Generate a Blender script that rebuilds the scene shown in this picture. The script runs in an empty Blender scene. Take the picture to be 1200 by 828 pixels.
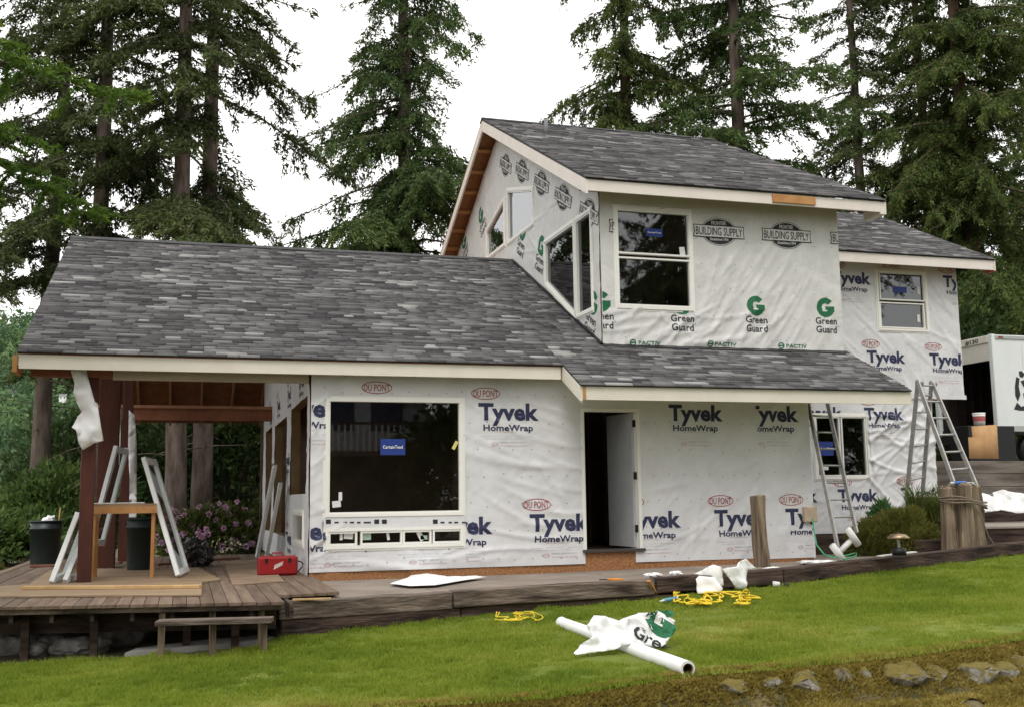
import bpy, bmesh, math, random
import numpy as np
from mathutils import Vector, Matrix, noise
random.seed(7); RNG = np.random.default_rng(7)
SC = bpy.context.scene; COL = SC.collection
R_ = math.radians

# ------------------------------------------------------------------ camera
F, CX, CY, CAMZ = 1260., 600., 414., 1.6
_v1 = np.array([4200., 114., F]); _v2 = np.array([-385., 174., F])
_vx = _v1/np.linalg.norm(_v1); _vy = _v2-_vx*(_vx@_v2); _vy /= np.linalg.norm(_vy)
_vz = np.cross(_vx, _vy)
RM = np.array([_vx, _vy, _vz if _vz[1] < 0 else -_vz])     # rows: world axes seen from the camera
cam = bpy.data.cameras.new('camera'); co = bpy.data.objects.new('camera', cam); COL.objects.link(co)
cam.sensor_width = 36; cam.lens = 36*F/1200; cam.clip_end = 6000; cam.clip_start = .1
m = Matrix.Identity(4)
for i in range(3):
    m[i][0] = RM[i][0]; m[i][1] = -RM[i][1]; m[i][2] = -RM[i][2]
m[2][3] = CAMZ
co.matrix_world = m; SC.camera = co

# ------------------------------------------------------------------ sky, sun, exposure (overcast)
W = bpy.data.worlds.new('World'); SC.world = W; W.use_nodes = True
nt = W.node_tree; nt.nodes.clear()
out = nt.nodes.new('ShaderNodeOutputWorld'); bg = nt.nodes.new('ShaderNodeBackground')
sky = nt.nodes.new('ShaderNodeTexSky'); sky.sky_type = 'NISHITA'; sky.sun_disc = False
SUN_EL, SUN_AZ = R_(58), R_(200)
sky.sun_elevation = SUN_EL; sky.sun_rotation = SUN_AZ
mix = nt.nodes.new('ShaderNodeMix'); mix.data_type = 'RGBA'; mix.inputs[0].default_value = .92
mix.inputs[7].default_value = (13.7, 13.5, 13.1, 1)        # an even white cloud cover
nt.links.new(sky.outputs[0], mix.inputs[6]); nt.links.new(mix.outputs[2], bg.inputs[0])
bg.inputs[1].default_value = .1
nt.links.new(bg.outputs[0], out.inputs[0])
sl = bpy.data.lights.new('sun', 'SUN'); sl.energy = 1.3; sl.angle = R_(25); sl.color = (1, .97, .93)
so = bpy.data.objects.new('sun', sl); COL.objects.link(so)
_sd = Vector((math.sin(SUN_AZ)*math.cos(SUN_EL), math.cos(SUN_AZ)*math.cos(SUN_EL), math.sin(SUN_EL)))
so.rotation_euler = (-_sd).to_track_quat('-Z', 'Y').to_euler()
SC.view_settings.view_transform = 'Standard'; SC.view_settings.look = 'None'
SC.view_settings.exposure = 0.30; SC.view_settings.gamma = 1

# ------------------------------------------------------------------ helpers
def at(px, py, x=None, y=None, z=None):
    d = RM@np.array([px-CX, py-CY, F])
    if x is not None: t = x/d[0]
    elif y is not None: t = y/d[1]
    else: t = (z-CAMZ)/d[2]
    return Vector((d[0]*t, d[1]*t, CAMZ+d[2]*t))
def zl(x, y): return .08+.035*x+.02*(y-13)
def atl(px, py, up=0.):
    z = .1
    for _ in range(12):
        p = at(px, py, z=z); z = zl(p.x, p.y)+up
    return p
def tag(o, label=None, cat=None, group=None, kind=None):
    if label: o['label'] = label
    if cat: o['category'] = cat
    if group: o['group'] = group
    if kind: o['kind'] = kind
    return o
def link(name, me, mat=None, parent=None, smooth=False):
    o = bpy.data.objects.new(name, me); COL.objects.link(o)
    if mat is not None:
        for q in (mat if isinstance(mat, (list, tuple)) else [mat]):
            if q.name not in [s.name for s in me.materials if s]: me.materials.append(q)
    if smooth: me.polygons.foreach_set('use_smooth', [True]*len(me.polygons))
    if parent: o.parent = parent
    return o
def mk(name, vs, fs, mat, parent=None, smooth=False):
    me = bpy.data.meshes.new(name); me.from_pydata([tuple(v) for v in vs], [], [tuple(f) for f in fs]); me.update()
    return link(name, me, mat, parent, smooth)
def frombm(name, bm, mat, parent=None, smooth=False):
    bmesh.ops.recalc_face_normals(bm, faces=bm.faces)
    me = bpy.data.meshes.new(name); bm.to_mesh(me); bm.free()
    return link(name, me, mat, parent, smooth)
def empty(name, loc=(0, 0, 0)):
    o = bpy.data.objects.new(name, None); COL.objects.link(o); o.location = loc; o.empty_display_size = .1
    return o
BOXF = [(0, 3, 2, 1), (4, 5, 6, 7), (0, 1, 5, 4), (1, 2, 6, 5), (2, 3, 7, 6), (3, 0, 4, 7)]
def hexa(bm, P, bev=0.):
    v = [bm.verts.new(p) for p in P]; f = [bm.faces.new([v[i] for i in q]) for q in BOXF]
    if bev:
        e = list({e for q in f for e in q.edges})
        bmesh.ops.bevel(bm, geom=e, offset=bev, segments=1, affect='EDGES')
def bxp(x0, x1, y0, y1, z0, z1):
    return [(x0, y0, z0), (x1, y0, z0), (x1, y1, z0), (x0, y1, z0), (x0, y0, z1), (x1, y0, z1), (x1, y1, z1), (x0, y1, z1)]
def box(name, x0, x1, y0, y1, z0, z1, mat, parent=None, bev=0.):
    bm = bmesh.new(); hexa(bm, bxp(x0, x1, y0, y1, z0, z1), bev); return frombm(name, bm, mat, parent)
def beamP(a, b, w, h, up=(0, 0, 1)):
    a, b = Vector(a), Vector(b); d = (b-a).normalized(); s = d.cross(Vector(up))
    if s.length < 1e-4: s = d.cross(Vector((0, 1, 0)))
    s.normalize(); u = s.cross(d)
    s *= w/2; u *= h/2
    return [a-s-u, a+s-u, b+s-u, b-s-u, a-s+u, a+s+u, b+s+u, b-s+u]
def beam(name, a, b, w, h, mat, parent=None, bev=0., up=(0, 0, 1)):
    bm = bmesh.new(); hexa(bm, beamP(a, b, w, h, up), bev); return frombm(name, bm, mat, parent)
def tubeB(bm, pts, rad, n=8, cap=True):
    pts = [Vector(p) for p in pts]; rings = []
    for i, p in enumerate(pts):
        d = (pts[min(i+1, len(pts)-1)]-pts[max(i-1, 0)])
        d = d.normalized() if d.length > 1e-6 else Vector((0, 0, 1))
        a = d.cross(Vector((.13, .21, .97)) if abs(d.z) < .9 else Vector((1, .1, 0))).normalized(); b = d.cross(a)
        r = rad[i] if isinstance(rad, (list, tuple)) else rad
        rings.append([bm.verts.new(p+a*math.cos(t*2*math.pi/n)*r+b*math.sin(t*2*math.pi/n)*r) for t in range(n)])
    for q, w in zip(rings, rings[1:]):
        for t in range(n): bm.faces.new((q[t], q[(t+1) % n], w[(t+1) % n], w[t]))
    if cap: bm.faces.new(rings[0][::-1]); bm.faces.new(rings[-1])
def tube(name, pts, rad, mat, parent=None, n=8, cap=True):
    bm = bmesh.new(); tubeB(bm, pts, rad, n, cap); return frombm(name, bm, mat, parent, True)
def lathe(name, prof, mat, parent=None, n=28, loc=(0, 0, 0)):
    vs = []; fs = []
    for r, z in prof:
        for k in range(n): vs.append((loc[0]+r*math.cos(2*math.pi*k/n), loc[1]+r*math.sin(2*math.pi*k/n), loc[2]+z))
    for i in range(len(prof)-1):
        for k in range(n): fs.append((i*n+k, i*n+(k+1) % n, (i+1)*n+(k+1) % n, (i+1)*n+k))
    return mk(name, vs, fs, mat, parent, True)
def copytree(o, parent=None):
    c = o.copy(); COL.objects.link(c); c.parent = parent
    for ch in list(o.children): copytree(ch, c)
    return c
def rawmesh(name, V, idx, nper, tint=None):
    """big mesh from numpy: V (n,3), faces of nper verts each, optional per-face tint"""
    me = bpy.data.meshes.new(name); nf = len(idx)//nper
    me.vertices.add(len(V)); me.vertices.foreach_set('co', V.astype(np.float32).ravel())
    me.loops.add(len(idx)); me.loops.foreach_set('vertex_index', idx.astype(np.int32))
    me.polygons.add(nf); me.polygons.foreach_set('loop_start', np.arange(0, nf*nper, nper, dtype=np.int32))
    me.polygons.foreach_set('loop_total', np.full(nf, nper, dtype=np.int32))
    if tint is not None:
        a = me.attributes.new('tint', 'FLOAT', 'FACE'); a.data.foreach_set('value', tint.astype(np.float32))
    me.update(calc_edges=True)
    return me

# ------------------------------------------------------------------ materials
MATS = {}
def mat(name, c1, c2=None, scale=5., rough=.8, stretch=(1, 1, 1), bump=0., bscale=40., detail=5, metal=0., ramp=(.35, .65), c3=None, spec=.3, coord='Object'):
    if name in MATS: return MATS[name]
    M = bpy.data.materials.new(name); M.use_nodes = True; n = M.node_tree; b = n.nodes['Principled BSDF']
    b.inputs['Roughness'].default_value = rough; b.inputs['Metallic'].default_value = metal
    b.inputs['Specular IOR Level'].default_value = spec
    tc = n.nodes.new('ShaderNodeTexCoord'); mp = n.nodes.new('ShaderNodeMapping'); mp.inputs[3].default_value = stretch
    n.links.new(tc.outputs[coord], mp.inputs[0])
    if c2 is None: b.inputs['Base Color'].default_value = (*c1, 1)
    else:
        t = n.nodes.new('ShaderNodeTexNoise'); t.inputs['Scale'].default_value = scale; t.inputs['Detail'].default_value = detail
        t.inputs['Roughness'].default_value = .62
        n.links.new(mp.outputs[0], t.inputs[0]); r = n.nodes.new('ShaderNodeValToRGB')
        r.color_ramp.elements[0].position = ramp[0]; r.color_ramp.elements[1].position = ramp[1]
        r.color_ramp.elements[0].color = (*c1, 1); r.color_ramp.elements[1].color = (*c2, 1)
        if c3: e = r.color_ramp.elements.new((ramp[0]+ramp[1])/2); e.color = (*c3, 1)
        n.links.new(t.outputs[0], r.inputs[0]); n.links.new(r.outputs[0], b.inputs['Base Color'])
    if bump:
        t = n.nodes.new('ShaderNodeTexNoise'); t.inputs['Scale'].default_value = bscale; t.inputs['Detail'].default_value = 4
        n.links.new(mp.outputs[0], t.inputs[0]); bp = n.nodes.new('ShaderNodeBump'); bp.inputs['Strength'].default_value = bump
        bp.inputs['Distance'].default_value = .02
        n.links.new(t.outputs[0], bp.inputs['Height']); n.links.new(bp.outputs[0], b.inputs['Normal'])
    MATS[name] = M; return M
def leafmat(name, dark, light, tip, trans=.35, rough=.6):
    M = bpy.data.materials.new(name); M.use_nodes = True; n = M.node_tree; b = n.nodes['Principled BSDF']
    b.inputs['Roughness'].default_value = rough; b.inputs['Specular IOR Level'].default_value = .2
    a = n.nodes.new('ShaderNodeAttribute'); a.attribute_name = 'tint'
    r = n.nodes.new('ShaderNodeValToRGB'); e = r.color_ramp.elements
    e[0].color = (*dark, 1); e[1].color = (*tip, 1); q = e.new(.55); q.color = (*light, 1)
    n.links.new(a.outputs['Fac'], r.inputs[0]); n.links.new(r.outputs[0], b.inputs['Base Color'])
    tr = n.nodes.new('ShaderNodeBsdfTranslucent'); n.links.new(r.outputs[0], tr.inputs[0])
    mx = n.nodes.new('ShaderNodeMixShader'); mx.inputs[0].default_value = trans
    n.links.new(b.outputs[0], mx.inputs[1]); n.links.new(tr.outputs[0], mx.inputs[2])
    n.links.new(mx.outputs[0], n.nodes['Material Output'].inputs[0])
    return M
def tintmat(name, stops, rough=.9, bump=.3, bscale=120.):
    M = bpy.data.materials.new(name); M.use_nodes = True; n = M.node_tree; b = n.nodes['Principled BSDF']
    b.inputs['Roughness'].default_value = rough; b.inputs['Specular IOR Level'].default_value = .25
    a = n.nodes.new('ShaderNodeAttribute'); a.attribute_name = 'tint'
    r = n.nodes.new('ShaderNodeValToRGB'); e = r.color_ramp.elements
    e[0].position = stops[0][0]; e[0].color = (*stops[0][1], 1); e[1].position = stops[-1][0]; e[1].color = (*stops[-1][1], 1)
    for p, c in stops[1:-1]: q = e.new(p); q.color = (*c, 1)
    n.links.new(a.outputs['Fac'], r.inputs[0])
    g = n.nodes.new('ShaderNodeNewGeometry'); t = n.nodes.new('ShaderNodeTexNoise'); t.inputs['Scale'].default_value = bscale
    n.links.new(g.outputs['Position'], t.inputs[0])
    mx = n.nodes.new('ShaderNodeMix'); mx.data_type = 'RGBA'; mx.blend_type = 'MULTIPLY'; mx.inputs[0].default_value = .5
    n.links.new(r.outputs[0], mx.inputs[6]); n.links.new(t.outputs[0], mx.inputs[7]); n.links.new(mx.outputs[2], b.inputs['Base Color'])
    bp = n.nodes.new('ShaderNodeBump'); bp.inputs['Strength'].default_value = bump; bp.inputs['Distance'].default_value = .01
    n.links.new(t.outputs[0], bp.inputs['Height']); n.links.new(bp.outputs[0], b.inputs['Normal'])
    return M
def glassmat(nm='window_glass', ior=1.95):
    M = bpy.data.materials.new(nm); M.use_nodes = True; n = M.node_tree; n.nodes.remove(n.nodes['Principled BSDF'])
    g = n.nodes.new('ShaderNodeBsdfGlossy'); g.inputs['Roughness'].default_value = .015; g.inputs[0].default_value = (.95, .97, 1, 1)
    t = n.nodes.new('ShaderNodeBsdfTransparent'); t.inputs[0].default_value = (.55, .6, .58, 1)
    fr = n.nodes.new('ShaderNodeFresnel'); fr.inputs[0].default_value = ior
    mx = n.nodes.new('ShaderNodeMixShader')
    n.links.new(fr.outputs[0], mx.inputs[0]); n.links.new(t.outputs[0], mx.inputs[1]); n.links.new(g.outputs[0], mx.inputs[2])
    n.links.new(mx.outputs[0], n.nodes['Material Output'].inputs[0]); return M
GLASS = glassmat(); COATED = glassmat('coated_glass', 3.6)
WRAP = mat('white_housewrap', (.62, .62, .63), (.69, .69, .70), 3, .55, bump=.25, bscale=9, coord='Object')
GWRAP = mat('grey_housewrap', (.58, .575, .555), (.65, .645, .625), 4, .5, bump=.3, bscale=14)
OSB = mat('strand_board', (.20, .085, .035), (.42, .22, .10), 30, .85, (1, 1, 1.6), bump=.2, bscale=60, c3=(.30, .14, .06))
FASC = mat('cream_primer', (.70, .655, .56), (.76, .715, .62), 2.5, .7)
FASC2 = mat('pink_primer', (.72, .66, .60), (.78, .72, .66), 2.5, .7)
FRAME = mat('cream_vinyl', (.80, .79, .74), None, rough=.45)
WVINYL = mat('white_vinyl', (.72, .73, .72), (.80, .81, .80), 4, .45)
REDWOOD = mat('red_brown_stain', (.065, .02, .014), (.11, .035, .022), 6, .65, (1, 1, .15), bump=.15)
PORCHPLY = mat('porch_plywood', (.20, .075, .04), (.28, .115, .06), 5, .75, (1, 1, 1))
RAFTER = mat('porch_rafter', (.30, .14, .08), (.38, .19, .11), 4, .75)
NAVY = mat('navy_print', (.032, .036, .085), None, rough=.6)
BLACKP = mat('black_print', (.025, .025, .028), None, rough=.6)
REDP = mat('red_print', (.34, .07, .075), None, rough=.6)
PALER = mat('pale_red_print', (.52, .30, .31), None, rough=.6)
GREYP = mat('grey_print', (.42, .42, .44), None, rough=.6)
GREENP = mat('green_print', (.015, .13, .055), None, rough=.6)
WHITEP = mat('white_print', (.66, .66, .64), None, rough=.6)
BLUEP = mat('blue_sticker', (.02, .045, .22), None, rough=.5)
YELP = mat('yellow_sticker', (.65, .6, .2), None, rough=.6)
LUMBER = mat('pale_lumber', (.46, .29, .13), (.58, .40, .20), 4, .75, (1, .12, 1))
ORWOOD = mat('orange_lumber', (.42, .20, .07), (.52, .28, .11), 5, .7)
PLYW = mat('weathered_plywood', (.24, .165, .10), (.34, .245, .155), 3, .85, (.4, 2, 1))
DECKW = mat('grey_deck_board', (.17, .13, .105), (.27, .215, .18), 4, .85, (3, .25, 1), bump=.2, bscale=30)
TIMB = mat('old_timber', (.028, .018, .014), (.23, .18, .145), 4.5, .95, (.3, 1, 2.2), bump=1.0, bscale=16, ramp=(.34, .66), detail=8)
TIMBD = mat('dark_timber', (.018, .011, .009), (.105, .07, .055), 4.5, .95, (.3, 1, 2.2), bump=1.0, bscale=16, detail=8)
CONC = mat('brown_concrete', (.20, .165, .135), (.29, .245, .205), 1.6, .9, bump=.15, bscale=60)
CONCG = mat('grey_concrete', (.26, .25, .235), (.36, .345, .32), 2.2, .9, bump=.25, bscale=40)
DARKIN = mat('bare_interior', (.15, .10, .065), (.22, .155, .105), 3, .9)
STUD = mat('wall_stud', (.24, .15, .075), (.32, .21, .11), 3, .85)
RED = mat('red_plastic', (.28, .008, .010), None, rough=.4, spec=.5)
BLACK = mat('black_plastic', (.012, .012, .013), None, rough=.45)
BIN = mat('dark_green_plastic', (.012, .022, .022), (.017, .03, .03), 8, .45, spec=.5)
ALU = mat('aluminium', (.34, .33, .31), (.46, .45, .43), 9, .5, metal=.6)
YROPE = mat('yellow_rope', (.72, .50, .02), (.82, .62, .05), 30, .6)
GHOSE = mat('green_hose', (.05, .30, .14), None, rough=.5)
WHITEW = mat('loose_wrap', (.78, .78, .78), (.84, .84, .84), 5, .5)
WOODG = mat('weathered_grey_wood', (.075, .05, .032), (.30, .235, .165), 5, .95, (2.5, 2.5, .18), bump=.7, bscale=10)
BARK = mat('fir_bark', (.06, .044, .036), (.19, .15, .125), 5, .95, (1, 1, .22), bump=1.0, bscale=9)
BARKR = mat('cedar_bark', (.055, .033, .022), (.15, .095, .065), 5, .95, (1, 1, .12), bump=.8, bscale=9)
TWIG = mat('dark_twig', (.035, .026, .018), (.07, .05, .035), 8, .95)
SHADES = tintmat('asphalt_shingle', [(0, (.055, .053, .056)), (.3, (.115, .111, .114)), (.6, (.205, .198, .200)), (.85, (.34, .33, .325)), (1, (.52, .505, .495))])
ROCK = mat('grey_rock', (.10, .095, .085), (.27, .255, .24), 4, .95, bump=.7, bscale=9)
TRUCKW = mat('truck_white', (.66, .70, .68), (.72, .75, .73), 1.5, .4)
TRUCKF = mat('truck_cream', (.62, .60, .53), (.70, .67, .60), 3, .55)

# ------------------------------------------------------------------ ground, lawn, hill
_mp = [atl(px, py) for px, py in ((-200, 850), (0, 846), (300, 836), (480, 826), (640, 815), (810, 789), (900, 782), (1050, 768), (1200, 746), (1400, 722))]
MX, MY = [p.x for p in _mp], [p.y for p in _mp]
def moss_y(x): return np.interp(x, MX, MY)
TLX = [-12, -2.0, .2, .99, 1.0, 3.07, 5.04, 7.0, 9.4, 12.6, 20, 40]
TLY = [13.3, 12.2, 11.75, 11.9, 12.3, 12.73, 13.03, 13.1, 13.87, 14.5, 16, 20]
def sstep(a, b, v): t = np.clip((v-a)/(b-a), 0, 1); return t*t*(3-2*t)
def gz(x, y):
    xx = np.clip(x, -6, 14); g = zl(xx, np.clip(y, 6, 15))-.05
    g = g-.24*sstep(moss_y(x)-.05, moss_y(x)-.42, y)-.12*sstep(6.9, 6.3, y)
    g = g+(.25-g)*sstep(14.5, 16, y)*sstep(14, 11, x)
    g = g+(2.2-g)*sstep(20.05, 20.25, y)*sstep(14.9, 15.25, x)
    g = g-np.clip(-(x+7)*.12, 0, 9)*sstep(-7, -12, x)-3.5*sstep(26, 60, y)*sstep(6, -6, x)
    return g
def moss_lump(x, y):
    x, y = np.atleast_1d(x).astype(float), np.atleast_1d(y).astype(float)
    k = sstep(moss_y(x)+.05, moss_y(x)-.2, y)*(y > 3)*(np.abs(x-4.5) < 9); o = np.zeros_like(x); i = k > 0
    o[i] = [.055*noise.noise((a*2.3, b*3.1, 7.))+.04*abs(noise.noise((a*5.1, b*6.3, 2.))) for a, b in zip(x[i], y[i])]
    return o*k
def axis(lo, hi, fine, far):
    a = list(np.arange(lo, hi, fine)); s = fine; v = hi
    while v < far: a.append(v); s *= 1.35; v += s
    a.append(far); s = fine; v = lo-fine
    while v > -far: a.insert(0, v); s *= 1.35; v -= s
    a.insert(0, -far); return np.array(a)
gx, gy = axis(-9, 21, .17, 2500), axis(3.5, 23, .125, 2500)
XX, YY = np.meshgrid(gx, gy, indexing='ij')
ZZ = gz(XX, YY)
ZZ += np.array([noise.noise((x*2.1, y*2.1, .3)) for x, y in zip(XX.ravel(), YY.ravel())]).reshape(XX.shape)*.02
ny = len(gy); I = np.arange(len(gx)-1)[:, None]*ny+np.arange(ny-1)[None]
idx = np.stack([I, I+ny, I+ny+1, I+1], -1).ravel()
GROUND = mat('soil_and_litter', (.075, .058, .028), (.16, .125, .065), 3, .95, bump=.6, bscale=12, c3=(.055, .055, .022))
ZZ += moss_lump(XX.ravel(), YY.ravel()).reshape(XX.shape)
g = link('ground', rawmesh('ground', np.stack([XX, YY, ZZ], -1).reshape(-1, 3), idx, 4), GROUND); tag(g, kind='structure')

LX = np.arange(-5, 17.01, .25); LT = np.linspace(0, 1, 40)
LV = []
for x in LX:
    y0, y1 = moss_y(x)+.04+.10*noise.noise((x*1.9, 3, 1)), np.interp(x, TLX, TLY)+(.25 if x > .9 else .0)
    for t in LT:
        y = y0+(y1-y0)*t; LV.append((x, y, zl(x, y)+noise.noise((x*.6, y*.6, 5))*.025-(.05 if t == 0 else 0)))
n_ = len(LT); I = np.arange(len(LX)-1)[:, None]*n_+np.arange(n_-1)[None]
LAWN = mat('mown_lawn', (.13, .17, .02), (.22, .235, .04), 1.3, .9, bump=.8, bscale=60, c3=(.12, .155, .02))
lw = link('lawn', rawmesh('lawn', np.array(LV), np.stack([I, I+n_, I+n_+1, I+1], -1).ravel(), 4), LAWN, smooth=True); tag(lw, kind='structure')

def blades(n, xs, ys, zfun, hmin, hmax, wid, lean=.5, tintf=None, hs=1.):
    ang = RNG.uniform(0, 2*np.pi, n); h = RNG.uniform(hmin, hmax, n)*hs; L = RNG.normal(0, lean, (n, 2))*h[:, None]
    base = np.stack([xs, ys, zfun-.005], -1); d = np.stack([np.cos(ang), np.sin(ang), 0*ang], -1)*wid/2
    V = np.empty((n, 3, 3)); V[:, 0] = base-d; V[:, 1] = base+d; V[:, 2] = base+np.stack([L[:, 0], L[:, 1], h], -1)
    t = tintf if tintf is not None else RNG.uniform(0, 1, n)
    return V.reshape(-1, 3), np.arange(3*n), t
def nz(x, y, s, k): return np.array([noise.noise((a*s, b*s, k)) for a, b in zip(x, y)])
N = 430000
gx_ = RNG.uniform(-3.6, 16, N); u_ = RNG.uniform(0, 1, N)**1.25
y0_ = moss_y(gx_)-.12*RNG.random(N)+.02; y1_ = np.interp(gx_, TLX, TLY)+.02; gy_ = y0_+(y1_-y0_)*u_
keep = np.abs(gx_-gy_*.32-.3) < gy_*.62+.8
gx_, gy_ = gx_[keep], gy_[keep]; N = len(gx_)
k1 = nz(gx_, gy_, .9, 3.)+.5*nz(gx_, gy_, 3.1, 8.); worn = nz(gx_, gy_, .45, 21.)
edge = np.clip(1-(gy_-moss_y(gx_))/.5, 0, 1)
tint = np.clip(.42+.34*k1+.34*worn+.3*np.clip(nz(gx_, gy_, 6.5, 41.)-.25, 0, 1)-.35*np.clip(nz(gx_, gy_, 4.2, 51.)-.3, 0, 1)+RNG.normal(0, .15, N)+edge*.3, 0, 1)
GRASS = leafmat('grass_blade', (.135, .205, .02), (.26, .335, .036), (.42, .385, .10), .48)
V, ix, t = blades(N, gx_, gy_, np.array(zl(gx_, gy_)), .022, .05, .012, .55, tint, np.clip(1+1.1*nz(gx_, gy_, 2.2, 31.)+.9*nz(gx_, gy_, 7., 33.), .45, 2.1))
tag(link('grass', rawmesh('grass', V, ix, 3, t), GRASS), 'short bright green mown grass covering the lawn', 'grass', kind='stuff')

# moss and stones on the ledge below the lawn
MOSS = leafmat('moss_tuft', (.15, .115, .024), (.30, .235, .05), (.45, .35, .11), .4)
N = 300000
mx_ = RNG.uniform(-1.5, 10.5, N); my_ = moss_y(mx_)+.16*RNG.random(N)-RNG.uniform(0, 1, N)**1.3*2.6
keep = nz(mx_, my_, 1.7, 4.)+.4*nz(mx_, my_, 5., 2.) > -.55
mx_, my_ = mx_[keep], my_[keep]; N = len(mx_)
V, ix, t = blades(N, mx_, my_, np.maximum(gz(mx_, my_)+moss_lump(mx_, my_)+.012, np.where(my_ > moss_y(mx_)+.0, zl(mx_, my_), -9)), .012, .04, .022, .8, np.clip(.5+.4*nz(mx_, my_, 2.3, 9.)+RNG.normal(0, .15, N), 0, 1))
tag(link('moss', rawmesh('moss', V, ix, 3, t), MOSS), 'brown olive moss carpeting the ledge below the lawn', 'moss', kind='stuff')
def rock(name, c, r, seed, m, parent=None, amp=.32, sub=3):
    bm = bmesh.new(); bmesh.ops.create_icosphere(bm, subdivisions=sub, radius=1)
    for v in bm.verts:
        p = v.co.copy(); k = 1+amp*noise.noise(p*1.1+Vector((seed*3.1, seed, 0)))+amp*.6*noise.noise(p*2.7+Vector((0, seed*2.3, 0)))+.06*noise.noise(p*8+Vector((seed, 0, 0)))
        v.co = Vector((p.x*r[0], p.y*r[1], p.z*r[2]))*k
    o = frombm(name, bm, m, parent); o.location = c
    return o
MOSSR = mat('mossy_rock', (.11, .09, .045), (.32, .305, .28), 5.5, .98, bump=1.0, bscale=16, c3=(.25, .235, .20), ramp=(.40, .62))
n = MOSSR.node_tree; b_ = n.nodes['Principled BSDF']; src = b_.inputs['Base Color'].links[0].from_socket
ge = n.nodes.new('ShaderNodeNewGeometry'); sx = n.nodes.new('ShaderNodeSeparateXYZ'); n.links.new(ge.outputs['Normal'], sx.inputs[0])
tn = n.nodes.new('ShaderNodeTexNoise'); tn.inputs['Scale'].default_value = 9; n.links.new(ge.outputs['Position'], tn.inputs[0])
ad = n.nodes.new('ShaderNodeMath'); ad.operation = 'ADD'; n.links.new(sx.outputs[2], ad.inputs[0]); n.links.new(tn.outputs[0], ad.inputs[1])
rm = n.nodes.new('ShaderNodeValToRGB'); rm.color_ramp.elements[0].position = .82; rm.color_ramp.elements[1].position = 1.0; n.links.new(ad.outputs[0], rm.inputs[0])
mxn = n.nodes.new('ShaderNodeMix'); mxn.data_type = 'RGBA'; mxn.inputs[7].default_value = (.15, .118, .03, 1)
n.links.new(rm.outputs[0], mxn.inputs[0]); n.links.new(src, mxn.inputs[6]); n.links.new(mxn.outputs[2], b_.inputs['Base Color'])
def hullrock(name, c, r, seed, m):
    rg = random.Random(seed); bm = bmesh.new()
    for _ in range(26):
        v = Vector((rg.gauss(0, 1), rg.gauss(0, 1), rg.gauss(0, 1))).normalized(); bm.verts.new((v.x*r[0], v.y*r[1], v.z*r[2]))
    q = bmesh.ops.convex_hull(bm, input=bm.verts); bmesh.ops.delete(bm, geom=[v for v in bm.verts if not v.link_faces], context='VERTS')
    bmesh.ops.bevel(bm, geom=bm.edges[:], offset=r[2]*.06, segments=1, affect='EDGES', clamp_overlap=True); bmesh.ops.triangulate(bm, faces=bm.faces)
    bmesh.ops.subdivide_edges(bm, edges=bm.edges[:], cuts=2)
    for v in bm.verts: v.co += v.co.normalized()*(.18*r[2]*noise.noise(v.co*9+Vector((seed, 0, 0)))+.08*r[2]*noise.noise(v.co*25))
    o = frombm(name, bm, m); o.location = c; return o
for i, (px, py, w, h, lab) in enumerate([(940, 797, .26, .17, 'pale split rock showing bare grey faces in the mossy ledge'), (985, 798, .17, .17, 'grey rock with mossy top beside the pale split rock in the ledge'),
        (1140, 778, .30, .15, 'broad low mossy rock in the ledge close to the stone lawn edge'), (1175, 782, .2, .13, 'small dark mossy rock beside the broad low rock of the ledge'),
        (1060, 790, .33, .15, 'long brown mossy rock between the grey rock and the broad low rock'), (860, 806, .25, .1, 'flat moss covered rock just below the end of the cardboard tube'),
        (1110, 812, .16, .07, 'small grey stone half sunk in the brown moss'), (985, 818, .13, .06, 'tiny pale stone sunk in moss under the split rock'),
        (760, 815, .28, .07, 'flat mossy rock at the bare lower edge of the lawn'), (1190, 815, .2, .08, 'grey flat stone lying on the lowest moss'),
        (1015, 801, .12, .10, 'small mossy stone beside the grey rock with mossy top'), (905, 800, .14, .09, 'small brown stone next to the pale split rock'), (1095, 786, .16, .11, 'dark mossy stone touching the long brown rock'), (1195, 768, .22, .12, 'mossy rock at the upper end of the ledge')]):
    p = atl(px, py); y = moss_y(p.x)-.16-(.35 if py > 808 else 0)*1.2
    d = p.y; q = Vector((p.x*y/d, y, float(gz(p.x*y/d, y))-h*.40))
    tag(hullrock('mossy_rock', q, (w*.82, w*.6, h*.85), i*7+5, MOSSR), lab, 'rock', 'rocks of the ledge below the lawn')

# wooded hill across the valley
hx = np.linspace(-420, 120, 90); hy = np.linspace(120, 620, 60)
HX, HY = np.meshgrid(hx, hy, indexing='ij')
def hillz(x, y):
    return -12+85*sstep(150, 520, y)*sstep(130, -60, x)
HZ = hillz(HX, HY); ny = 60; I = np.arange(89)[:, None]*ny+np.arange(ny-1)[None]
HILL = mat('wooded_hill', (.02, .045, .022), (.04, .075, .035), .05, .95)
tag(link('hill', rawmesh('hill', np.stack([HX, HY, HZ], -1).reshape(-1, 3), np.stack([I, I+ny, I+ny+1, I+1], -1).ravel(), 4), HILL, smooth=True), kind='structure')
FARL = leafmat('far_leaf', (0.0464, 0.0875, 0.0438), (0.0928, 0.1625, 0.0688), (0.159, 0.2375, 0.0938), .3)
nt_, per = 950, 290
ty = RNG.uniform(150, 470, nt_); tx = ty*RNG.uniform(-.26, .12, nt_); tz = hillz(tx, ty); rr = RNG.uniform(4.0, 8.5, nt_)
tr_t = RNG.uniform(.1, .9, nt_)
d = RNG.normal(0, 1, (nt_, per, 3)); d /= np.linalg.norm(d, axis=-1, keepdims=True)
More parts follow.
